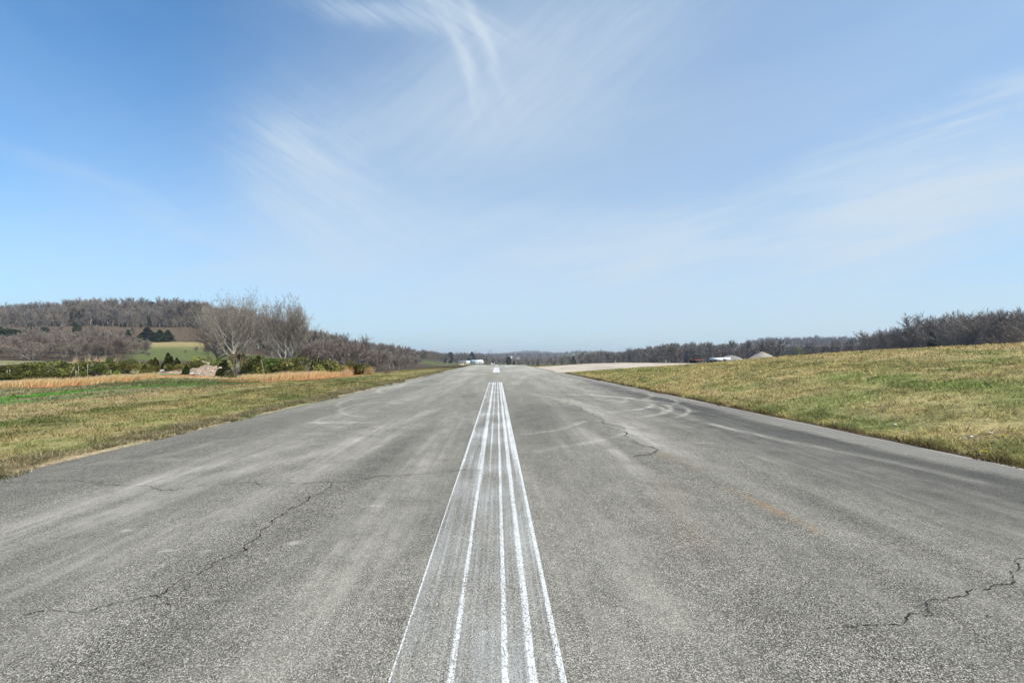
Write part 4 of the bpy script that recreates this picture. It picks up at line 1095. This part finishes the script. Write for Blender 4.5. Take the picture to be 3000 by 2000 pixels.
PILES += [heap('rubble_pile', 515, 42.5, 1083, 4.2, 2.4, M_PINK, 'low spread of pale rubble left of the pinkish pile', 'rubble pile', 8, .6, sharp=1.8)]
r = random.Random(9)
RK = [rock_mesh(100 + k, (1, .9, .55), M_ROCK) for k in range(5)]
for k in range(44):
    px = r.uniform(560, 665) if k < 30 else r.uniform(470, 550); Y = r.uniform(40.2, 42.2)
    t = (px - 612) / 85
    py = r.uniform(1076 + 22 * abs(t) ** 2.2 if k < 30 else 1088, 1104)
    q = ray(PILES[0 if k < 30 else 1], px, py)
    sz = r.uniform(.10, .26) if r.random() < .85 else r.uniform(.3, .45)
    if q is None: continue
    x, y, zz = q
    o = link('rock', RK[k % 5], None, (x, y, zz), r.uniform(0, 6), (sz, sz, sz * r.uniform(.7, 1.1)))
    tag(o, 'pale angular rock lying on the pinkish rubble pile' if k < 30 else 'pale angular rock on the low rubble left of the pinkish pile', 'rock', 'rocks on the rubble pile' if k < 30 else 'rocks on the low rubble')
for px, py, s, lab in ((562, 1095, .75, 'bluish grey slab of rock at the left foot of the rubble pile'), (475, 1085, .45, 'whitish rock sticking out left of the low rubble'), (646, 1077, .5, 'white rock at the top right of the rubble pile'), (470, 1110, .2, 'little white stone on the grass before the orange clay')):
    Y = 40.3 if py < 1105 else 37; x, y = at(px, Y)
    tag(link('rock', RK[int(px) % 5], None, (x, y, zy(py, Y)), px, (s, s * .8, s * .8)), lab, 'rock')
heap('clay_heap', 1012, 54, 1069, 4.4, 3, M_DIRT, 'red clay heap behind the right end of the bushes', 'clay heap', 5, .2)
heap('soil_heap', 1135, 60, 1086.5, 1.2, .8, mat_simple('dark_soil_material', srgb(88, 66, 48), 1, .2, 6), 'small dark soil clod lying on the left verge', 'soil heap', 6, .4)
M_HEAP = mat_gravel('grey_gravel_material', srgb(104, 102, 100), srgb(168, 163, 154), 9)
heap('gravel_heap', 2140, 128, 1039.5, 11, 9, M_HEAP, 'grey cone of gravel right of the white trailer', 'gravel heap', 11, .05, sharp=1.25)
heap('gravel_heap', 2233, 126, 1030, 9.5, 8, mat_gravel('tan_gravel_material', srgb(118, 112, 104), srgb(176, 166, 150), 9), 'browner gravel cone further right on the grass crest', 'gravel heap', 12, .05, sharp=1.25)
# dead stump
b = MB(); x, y, z = place(607, 45.5)
b.tube([(0, 0, -.1), (.02, 0, .5), (-.02, 0, .95)], [.28, .22, .20], 8, (.30, .25, .20)); b.tube([(-.05, 0, .9), (-.35, 0, 1.0), (-.62, .05, 1.05)], [.16, .13, .05], 6, (.36, .31, .26)); b.tube([(0, 0, .6), (-.3, -.05, .68), (-.55, -.1, .62)], [.10, .08, .03], 6, (.24, .2, .16))
tag(link('tree_stump', b.mesh('tree_stump', M_BARK, True), None, (x, y, z), 0, (zy(1057, 45.5) - z) / 1.08), 'broken dead stump jutting above the rubble pile', 'stump')
# white post, stones, dandelions
M_WHITE = mat_simple('white_paint', (.75, .75, .74), .6, .06, 2)
b = MB(); b.tube([(0, 0, -.2), (0, 0, .6), (0, 0, 1.25)], [.06, .06, .06], 8); b.box((0.1, 0, 1.22), (.3, .06, .08))
x, y, z = place(984, 56); tag(link('fence_post', b.mesh('fence_post', M_WHITE), None, (x, y, z), 0, (1, 1, (zy(1059, 56) - z) / 1.26)), 'white fence post behind the bushes by the red clay heap', 'post')
ST = [rock_mesh(200 + k, (1, .8, .5), mat_simple('white_stone_material', srgb(216, 214, 208), .8, .1, 8)) for k in range(2)]
for px, py, lab in ((2622, 1248, 'white stone lying alone in the bank grass'), (2903, 1279, 'white stone beside an orange tuft on the right bank'), (2846, 1283, 'grey-white stone near the right end of the bank'), (2826, 1292, 'pale stone just above the edge grass on the bank')):
    x, y = hit(px, py); tag(link('stone', ST[int(px) % 2], None, (x, y, ground_z(x, y) + .03), px, (.085, .07, .06)), lab, 'stone')
def dandelion():
    e = MB(); e.tube([(0, 0, 0), (.005, 0, .06), (.012, 0, .11)], [.004, .003, .003], 4, (.10, .17, .04)); st = e.mesh('stem', M_LEAF)
    h = MB(); rr = random.Random(3)
    for k in range(26):
        a = k * 2.4; rad = .038 * math.sqrt((k + 1) / 26)
        c = np.array([.012 + math.cos(a) * rad, math.sin(a) * rad, .115 - rad * .25]); u = np.array([math.cos(a), math.sin(a), .2]) * .016; w = np.array([-math.sin(a), math.cos(a), 0]) * .008
        h.add([c - u - w, c - u + w, c + u + w, c + u - w], [[0, 1, 2], [0, 2, 3]], (.75, .58, .02))
    return st, h.mesh('flower_head', M_LEAF)
ds, dh = dandelion()
for px, py, lab in ((2882, 1343, 'yellow dandelion at the asphalt edge, nearest one'), (2605, 1277, 'yellow dandelion at the left start of the nearest grass edge'), (2629, 1283, 'yellow dandelion right beside another at the grass edge'), (2940, 1298, 'yellow dandelion up on the bank by the frame edge'), (2243, 1215, 'small yellow dandelion farther along the right edge'), (2415, 1246, 'small yellow dandelion midway along the right edge')):
    x, y = hit(px, py); e = bpy.data.objects.new('dandelion', None); COL.objects.link(e); e.location = (x, y, ground_z(x, y) + .02); e.scale = (.9,) * 3
    link('stem', ds, e); link('flower_head', dh, e); tag(e, lab, 'flower')

# ------------------------------------------------------------------ far buildings, vehicles, poles
def bmat(n, c, r=.7): return mat_simple(n, srgb(*c), r, .07, .6)
M_WALL = bmat('white_siding', (226, 226, 222)); M_ROOFW = bmat('white_metal_roof', (236, 238, 238), .5); M_ROOFT = bmat('teal_metal_roof', (150, 182, 176), .5); M_ROOFG = bmat('grey_shingles', (112, 110, 110)); M_GLASS = bmat('dark_window', (44, 48, 54), .3); M_DOOR = bmat('brown_door', (92, 74, 60)); M_REDP = bmat('red_paint', (146, 78, 70), .7); M_TYRE = bmat('tyre_rubber', (34, 34, 34)); M_TAN = bmat('tan_siding', (190, 172, 150))
def house(name, px, Y, base_py, L, D, H, RH, rz, wall, roof, label, cat, doors=1, wins=3):
    x, y = at(px, Y); z = ground_z(x, y) - .2
    e = bpy.data.objects.new(name, None); COL.objects.link(e); e.location = (x, y, z); e.rotation_euler = (0, 0, rz)
    b = MB(); b.box((0, 0, H / 2 - 1), (L, D, H + 2))
    for s in (-1, 1):   # gables
        b.add([(s * L / 2, -D / 2, H), (s * L / 2, D / 2, H), (s * L / 2, 0, H + RH)], [[0, 1, 2]])
    link('wall', b.mesh('wall', wall), e)
    b = MB(); t = .18; o = .4
    for s in (-1, 1):
        P = [(-L / 2 - o, s * (D / 2 + o), H - RH * o / (D / 2)), (L / 2 + o, s * (D / 2 + o), H - RH * o / (D / 2)), (L / 2 + o, 0, H + RH), (-L / 2 - o, 0, H + RH)]
        P2 = [(a, c, d + t) for a, c, d in P]
        b.add(P + P2, [[0, 1, 2], [0, 2, 3], [4, 6, 5], [4, 7, 6], [0, 4, 5], [0, 5, 1], [1, 5, 6], [1, 6, 2], [3, 2, 6], [3, 6, 7], [0, 3, 7], [0, 7, 4]])
    link('roof', b.mesh('roof', roof), e)
    for k in range(wins):
        b = MB(); b.box((-L / 2 + L * (k + .7) / (wins + .4), -D / 2 - .03, H * .58), (L * .10, .08, H * .32)); link('window', b.mesh('window', M_GLASS), e)
    for k in range(doors):
        b = MB(); b.box((L * .5 - L * .14 - k * L * .3, -D / 2 - .03, H * .36), (L * .11, .08, H * .7)); link('door', b.mesh('door', M_DOOR), e)
    return tag(e, label, cat)
house('barn', 1402, 560, 1070, 10, 8, 3, 2.4, .15, M_WALL, M_ROOFW, 'white farm building with a bright white roof below the dark conifer', 'barn', 2, 2)
house('barn', 1389, 590, 1066, 9, 7, 3, 2.2, -.5, M_WALL, M_ROOFT, 'barn with a pale teal roof behind the white farm building', 'barn', 1, 2)
house('house', 1369, 570, 1066, 6, 5, 2.4, 1.6, .3, M_WALL, M_ROOFW, 'small white house left of the teal-roofed barn', 'house')
house('shed', 1412, 610, 1060, 4, 4, 2.4, 1.2, .0, M_WALL, M_ROOFW, 'white shed standing to the right of the farm building', 'shed', 1, 1)
house('house', 1352, 420, 1068, 7, 6, 2.6, 1.7, .4, M_TAN, M_ROOFG, 'dim grey-roofed house half hidden in the trees left of the farm', 'house')
house('shed', 1443, 360, 1068, 2.2, 2, 2, .8, .2, M_WALL, M_ROOFW, 'tiny white hut just past the crest of the runway', 'shed', 1, 0)
house('house', 1516, 1150, 1046, 14, 8, 4, 2.5, .1, M_TAN, M_ROOFG, 'pale house on the wooded slope right of the lone evergreen', 'house')
house('house', 1496, 1300, 1046, 10, 8, 4, 2.5, .1, M_WALL, M_ROOFW, 'white house peeping above the lone evergreen', 'house')
house('house', 2398, 330, 1021, 15, 8, 3, 2, .5, M_WALL, M_ROOFG, 'long white house on the slope behind the grassy bank', 'house', 1, 4)
# church with steeple
x, y = at(2357, 1000); z = ground_z(x, y) + 6
e = bpy.data.objects.new('church', None); COL.objects.link(e); e.location = (x, y, z)
b = MB(); b.box((0, 0, -6), (9, 14, 12)); b.add([(-4.5, -7, 0), (4.5, -7, 0), (0, -7, 3.5), (-4.5, 7, 0), (4.5, 7, 0), (0, 7, 3.5)], [[0, 1, 2], [3, 5, 4]]); link('wall', b.mesh('wall', M_WALL), e)
b = MB(); b.box((0, -5.5, 1.5), (2.2, 2.2, 5)); b.add([(-1.2, -6.7, 4.0), (1.2, -6.7, 4.0), (1.2, -4.3, 4.0), (-1.2, -4.3, 4.0), (0, -5.5, 8)], [[0, 1, 4], [1, 2, 4], [2, 3, 4], [3, 0, 4]]); link('steeple', b.mesh('steeple', M_WALL), e)
b = MB(); b.add([(-4.8, -7.2, -.1), (0, -7.2, 3.7), (0, 7.2, 3.7), (-4.8, 7.2, -.1), (4.8, -7.2, -.1), (4.8, 7.2, -.1)], [[0, 1, 2], [0, 2, 3], [1, 4, 5], [1, 5, 2]]); link('roof', b.mesh('roof', M_ROOFG), e)
tag(e, 'white church with a pointed steeple on the far right ridge', 'church')
# trailers and vehicles
def trailer(px, Y, base_py, L, W, H, mat, label, name='trailer', rz=0, open_=False):
    x, y = at(px, Y); z = ground_z(x, y) + .06
    e = bpy.data.objects.new(name, None); COL.objects.link(e); e.location = (x, y, z); e.rotation_euler = (0, 0, rz)
    b = MB()
    if open_:
        b.box((0, 0, .75), (L, W, .12))
        for s in (-1, 1): b.box((0, s * (W / 2 - .05), .75 + H / 2), (L, .08, H))
        for s in (-1, 1): b.box((s * (L / 2 - .05), 0, .75 + H / 2), (.08, W - .2, H))
    else: b.box((0, 0, .6 + H / 2), (L, W, H), top=.985)
    link('body', b.mesh('body', mat), e)
    for sx in (-.32, -.20):
        for sy in (-1, 1):
            b = MB(); b.tube([(sx * L, sy * (W / 2 - .1) - .12, .4), (sx * L, sy * (W / 2 - .1) + .12, .4)], .4, 12); link('wheel', b.mesh('wheel', M_TYRE), e)
    b = MB(); b.box((L / 2 + .6, 0, .6), (1.2, .12, .1)); link('drawbar', b.mesh('drawbar', M_TYRE), e)
    return tag(e, label, 'trailer')
trailer(2098, 116, 1064, 2.6, 2.0, .75, M_WALL, 'white box trailer standing left of the grey gravel heap')
trailer(2122, 117, 1063.5, 2.3, 2.0, .75, M_WALL, 'white box trailer touching the foot of the grey gravel heap')
trailer(2038, 108, 1069, 2.4, 1.6, .16, M_REDP, 'low red open trailer parked at the far side of the gravel road', open_=True)
def car(px, Y, base_py, mat, label, name, kind, rz=0):
    x, y = at(px, Y); z = ground_z(x, y)
    e = bpy.data.objects.new(name, None); COL.objects.link(e); e.location = (x, y, z); e.rotation_euler = (0, 0, rz)
    b = MB(); b.box((0, 0, .72), (4.6, 1.8, .62), top=.95)
    if kind == 'truck': b.box((.4, 0, 1.32), (1.7, 1.65, .62), top=.78)
    else: b.box((-.2, 0, 1.28), (2.6, 1.6, .55), top=.75)
    link('body', b.mesh('body', mat), e)
    b = MB(); b.box((.1, -.80, 1.3), (1.4, .06, .32)); b.box((.1, .80, 1.3), (1.4, .06, .32)); link('window', b.mesh('window', M_GLASS), e)
    for sx in (-1.4, 1.4):
        for sy in (-1, 1):
            b = MB(); b.tube([(sx, sy * .82 - .1, .34), (sx, sy * .82 + .1, .34)], .34, 12); link('wheel', b.mesh('wheel', M_TYRE), e)
    return tag(e, label, 'vehicle')
car(2205, 150, 1050, M_WALL, 'white pickup truck half hidden left of the browner gravel cone', 'pickup_truck', 'truck')
car(2318, 250, 1036, M_WALL, 'white car parked beyond the crest of the grassy bank', 'parked_car', 'car', .4)
# poles and wires
M_POLE = mat_simple('weathered_pole', srgb(128, 118, 106), .9, .15, 3); M_PALEP = mat_simple('pale_pole', srgb(206, 204, 196), .7, .08, 3); M_WIRE = mat_simple('wire_material', srgb(150, 150, 150), .5, .05, 3)
def pole(px, Y, base_py, top_py, label, mat=M_POLE, rad=.14, arm=True, lamp=False):
    x, y = at(px, Y); zb = ground_z(x, y); zt = zy(top_py, Y)
    e = bpy.data.objects.new('utility_pole', None); COL.objects.link(e); e.location = (x, y, zb)
    b = MB(); b.tube([(0, 0, -1), (0, 0, (zt - zb) / 2), (0, 0, zt - zb)], [rad, rad * .85, rad * .7], 8); link('post', b.mesh('post', mat, True), e)
    if arm:
        b = MB(); b.box((0, -.16, zt - zb - .5), (2.2, .1, .12)); link('crossarm', b.mesh('crossarm', mat), e)
    if lamp:
        b = MB(); b.tube([(0, 0, zt - zb - .2), (.6, 0, zt - zb + .1), (1.2, 0, zt - zb + .1)], .05, 5); b.box((1.4, 0, zt - zb + .08), (.7, .3, .16)); link('lamp_head', b.mesh('lamp_head', M_PALEP), e)
    return tag(e, label, 'pole'), Vector((x, y, zt - .4))
_, w1 = pole(2288, 190, 1040, 1008, 'brown utility pole with a lamp head behind the bank crest', lamp=True)
_, w0 = pole(1770, 300, 1075, 1056, 'far utility pole at the edge of the valley wood')
_, w2 = pole(2560, 190, 1030, 1006, 'utility pole hidden among the trees behind the bank')
_, w3 = pole(3080, 180, 1010, 990, 'utility pole past the right end of the bank')
pole(2112, 130, 1060, 1046, 'thin pale post standing behind the white trailers', M_PALEP, .09, False)
pole(2153, 150, 1058, 1034, 'slim grey pole rising behind the grey gravel heap', M_POLE, .09, False)
pole(2224, 150, 1050, 1026, 'slim grey pole behind the browner gravel cone', M_POLE, .09, False)
pole(1951, 290, 1068, 1054, 'white utility post beside two greenish shrubs', M_PALEP, .16, False)
pole(1802, 300, 1072, 1055, 'white post in front of the valley wood', M_PALEP, .14, False)
for a, c, sag, lab in ((w0, w1, .8, 'thin wire sloping over the valley wood to the lamp pole'), (w1, w2, .4, 'thin wire running level from the lamp pole to the bank trees'), (w2, w3, .5, 'thin wire rising through the trees behind the bank')):
    P = [a.lerp(c, t) - Vector((0, 0, sag * 4 * t * (1 - t))) for t in np.linspace(0, 1, 24)]
    b = MB(); b.tube(P, .045, 4, None, False); tag(link('power_line', b.mesh('power_line', M_WIRE)), lab, 'wire')
# lattice pylon on the horizon
x, y = at(1437, 1500); zb = zy(1040, 1500); H = zy(1022, 1500) - zb
b = MB()
for s in (-1, 1):
    b.tube([(s * 3.5, 0, -10), (s * 2.5, 0, H * .6), (s * 4.5, 0, H)], .3, 4); b.tube([(s * 3.5, 2, -10), (s * 2.5, 1, H * .6)], .3, 4)
for q in np.linspace(-8, H * .6, 6): b.tube([(-3.2, 0, q), (3.2, 0, q)], .15, 3); b.tube([(-3.2, 0, q), (3.0, 0, q + 4)], .15, 3)
b.tube([(-7, 0, H * .72), (7, 0, H * .72)], .35, 4)
tag(link('power_pylon', b.mesh('power_pylon', M_POLE), None, (x, y, zb)), 'faint lattice pylon above the far trees', 'pylon')
# little fence posts at the meadow edge
for px in (1141, 1152):
    b = MB(); b.tube([(0, 0, -.3), (0, 0, .8), (0, 0, 1.5)], .09, 6); x, y, z = place(px, 105)
    tag(link('fence_post', b.mesh('fence_post', M_POLE), None, (x, y, z)), 'dark wooden fence post at the edge of the scrub', 'post', 'fence posts by the scrub')

# ------------------------------------------------------------------ sky, sun
SUN_AZ, SUN_EL = math.radians(128), math.radians(49)     # azimuth clockwise from the runway direction
W = bpy.data.worlds.new('World'); S.world = W; W.use_nodes = True
nt = W.node_tree; nt.nodes.clear(); g = NT(nt)
sk = nt.nodes.new('ShaderNodeTexSky'); sk.sky_type = 'NISHITA'; sk.sun_disc = False
sk.sun_elevation = SUN_EL; sk.sun_rotation = SUN_AZ; sk.air_density = 1.0; sk.dust_density = 1.2; sk.ozone_density = 1.6; sk.altitude = 300
tc = nt.nodes.new('ShaderNodeTexCoord'); D = g.sep(tc.outputs['Generated'])
yy = g.m('MAXIMUM', D[1], .02)
a = g.m('DIVIDE', D[0], yy); bz = g.m('DIVIDE', D[2], yy)        # slope across and up, seen along the runway
zz = g.m('ADD', g.m('MAXIMUM', D[2], 0.0), .06)
cu = g.m('DIVIDE', D[0], zz); cv = g.m('DIVIDE', D[1], zz)       # place on a flat cloud layer
cb = nt.nodes.new('ShaderNodeCombineXYZ'); g.l(cu, cb.inputs[0]); g.l(cv, cb.inputs[1]); UV = cb.outputs[0]
ab = nt.nodes.new('ShaderNodeCombineXYZ'); g.l(a, ab.inputs[0]); g.l(bz, ab.inputs[1]); AB = ab.outputs[0]
wn = g.noise(AB, 3.0, 4, .55, 0, 1)
wx = g.sep(wn)
aw = g.m('ADD', a, g.m('MULTIPLY', g.m('SUBTRACT', wx[0], .5), .10)); bw = g.m('ADD', bz, g.m('MULTIPLY', g.m('SUBTRACT', wx[1], .5), .10))
def blob(cx, cy, rx, ry, rot=0, pw=1.0):
    x0 = (cx - PX0) / F; y0 = (PY0 - cy) / F; c_, s_ = math.cos(rot), math.sin(rot)
    dx = g.m('SUBTRACT', aw, x0); dy = g.m('SUBTRACT', bw, y0)
    u = g.m('ADD', g.m('MULTIPLY', dx, c_ / rx * F), g.m('MULTIPLY', dy, s_ / rx * F))
    v = g.m('SUBTRACT', g.m('MULTIPLY', dy, c_ / ry * F), g.m('MULTIPLY', dx, s_ / ry * F))
    q = g.m('ADD', g.m('MULTIPLY', u, u), g.m('MULTIPLY', v, v))
    return g.m('EXPONENT', g.m('MULTIPLY', q, -1.0))
def fibre(rot, along, across, det=5, rough=.6, dist=.4, off=0):
    return g.noise(g.mapp(g.mapp(AB, (1, 1, 1), (0, 0, rot)), (along, across, 1), (0, 0, 0), (off, off * .7, 0)), 1.0, det, rough, dist)
def summ(*t):
    r = t[0]
    for q in t[1:]: r = g.m('ADD', r, q)
    return r
def mul(*t):
    r = t[0]
    for q in t[1:]: r = g.m('MULTIPLY', r, q)
    return r
layer = g.noise(g.mapp(UV, (.55, .35, 1)), 1.0, 6, .6, .6)
def streak(rot, along, across, off):
    a1 = fibre(rot, along, across, 6, .62, .5, off); a2 = fibre(rot + .06, along * 2.2, across * 3.4, 4, .6, .3, off + 5)
    return g.rng(g.m('ADD', g.m('MULTIPLY', a1, .62), g.m('MULTIPLY', a2, .38)), .36, .66)
fA = streak(.55, 2.6, 20, 0)        # hatch falling to the right
fB = streak(-.32, 1.7, 13, 3)       # long banks rising to the right
fC = streak(-.75, 2.2, 14, 7)
fD = streak(.95, 2.2, 18, 11)
parts = [
 mul(blob(880, 470, 165, 125, -.75), g.m('ADD', .25, mul(fA, .9)), .46),
 mul(blob(950, 620, 250, 200, -.6), g.m('ADD', .55, mul(fA, .45)), .36),
 mul(blob(1180, 55, 250, 36, -.26), g.m('ADD', .25, mul(fA, .8)), .60),
 mul(blob(1340, 150, 140, 17, -1.02), g.m('ADD', .4, mul(fD, .7)), .60),
 mul(blob(1290, 20, 200, 26, -.42), g.m('ADD', .3, mul(fA, .8)), .56),
 mul(blob(1412, 120, 130, 16, -1.12), g.m('ADD', .4, mul(fD, .7)), .56),
 mul(blob(1385, 250, 100, 12, -1.35), .20),
 mul(blob(1600, 230, 420, 150, .40), g.m('ADD', .35, mul(fC, .65)), .22),
 mul(blob(1700, 60, 420, 120, .3), g.m('ADD', .35, mul(fC, .65)), .22),
 mul(blob(1330, 340, 360, 130, .1), g.m('ADD', .55, mul(fC, .4)), .30),
 mul(blob(2850, 600, 640, 125, .28), g.m('ADD', .5, mul(fB, .75)), .95),
 mul(blob(2050, 750, 760, 100, .20), g.m('ADD', .4, mul(fB, .75)), .60),
 mul(blob(3000, 280, 360, 46, .42), g.m('ADD', .1, mul(fB, .95)), .66),
 mul(blob(2480, 470, 420, 46, .42), g.m('ADD', .1, mul(fB, .95)), .42),
 mul(blob(1500, 700, 460, 90, .0), g.m('ADD', .45, mul(fB, .55)), .36),
 mul(blob(250, 520, 420, 26, -.42), g.m('ADD', .3, mul(fA, .7)), .12),
 mul(blob(560, 690, 330, 18, -.35), .10),
 mul(blob(2750, 920, 900, 90, .06), g.m('ADD', .5, mul(fB, .4)), .30),
 mul(blob(650, 800, 420, 40, .05), g.m('ADD', .3, mul(fB, .7)), .18),
 mul(g.rng(layer, .35, .75), g.rng(a, -.9, .2, .08, .20)), g.rng(a, -.75, .15, 0, .24),
 mul(blob(1500, 430, 900, 330, 0), g.m('ADD', .4, mul(fB, .6)), .08),
 mul(blob(250, 800, 800, 230, 0), g.m('ADD', .7, mul(fB, .3)), .30),
 mul(blob(1010, 760, 420, 170, 0), g.m('ADD', .7, mul(fA, .3)), .22),
]
cloud = summ(*parts)
cloud = g.m('ADD', cloud, g.m('ADD', g.rng(bz, .75, .0, 0, .16, False), g.rng(bz, .26, .0, 0, .34)))
cloud = g.m('SUBTRACT', 1.0, g.m('EXPONENT', g.m('MULTIPLY', g.m('MAXIMUM', cloud, 0.0), -1.75)))
bgS = nt.nodes.new('ShaderNodeBackground')
skc = g.mix(1.0, sk.outputs[0], (.63, 1.18, 1.48), 'MULTIPLY')
col = g.mix(cloud, skc, (4.7, 5.5, 6.2))
g.l(col, bgS.inputs['Color']); bgS.inputs['Strength'].default_value = .11
wo = nt.nodes.new('ShaderNodeOutputWorld'); g.l(bgS.outputs[0], wo.inputs['Surface'])

sl = bpy.data.lights.new('sun', 'SUN'); sl.energy = 4.3; sl.angle = math.radians(.53); sl.color = (1, .93, .81)
so = bpy.data.objects.new('sun', sl); COL.objects.link(so)
sd = Vector((math.sin(SUN_AZ) * math.cos(SUN_EL), math.cos(SUN_AZ) * math.cos(SUN_EL), math.sin(SUN_EL)))
so.rotation_euler = sd.to_track_quat('Z', 'Y').to_euler()

# ------------------------------------------------------------------ haze
hb = MB(); hb.box((0, 700, 39), (9300, 9700, 120)); m, nt = newmat('haze_material'); g = NT(nt)
pv = nt.nodes.new('ShaderNodeVolumePrincipled'); pv.inputs['Color'].default_value = (.82, .88, .96, 1); pv.inputs['Density'].default_value = HAZE; pv.inputs['Anisotropy'].default_value = .2
o_ = nt.nodes.new('ShaderNodeOutputMaterial'); nt.links.new(pv.outputs[0], o_.inputs['Volume'])
tag(link('haze', hb.mesh('haze', m)), 'thin bluish haze lying over the valley', 'haze', kind='stuff')

# ------------------------------------------------------------------ camera
cd = bpy.data.cameras.new('camera'); co = bpy.data.objects.new('camera', cd); COL.objects.link(co)
cd.sensor_width = 36; cd.lens = 36 * F / 3000; cd.shift_x = (1500 - PX0) / 3000; cd.shift_y = (PY0 - 1000) / 3000
cd.clip_start = .05; cd.clip_end = 20000
co.location = (0, 0, EYE); co.rotation_euler = (PI / 2, 0, 0)
S.camera = co
S.view_settings.view_transform = 'Standard'; S.view_settings.look = 'None'; S.view_settings.exposure = 0.35; S.view_settings.gamma = 1
S.render.film_transparent = False
S.cycles.max_bounces = 6; S.cycles.transparent_max_bounces = 12
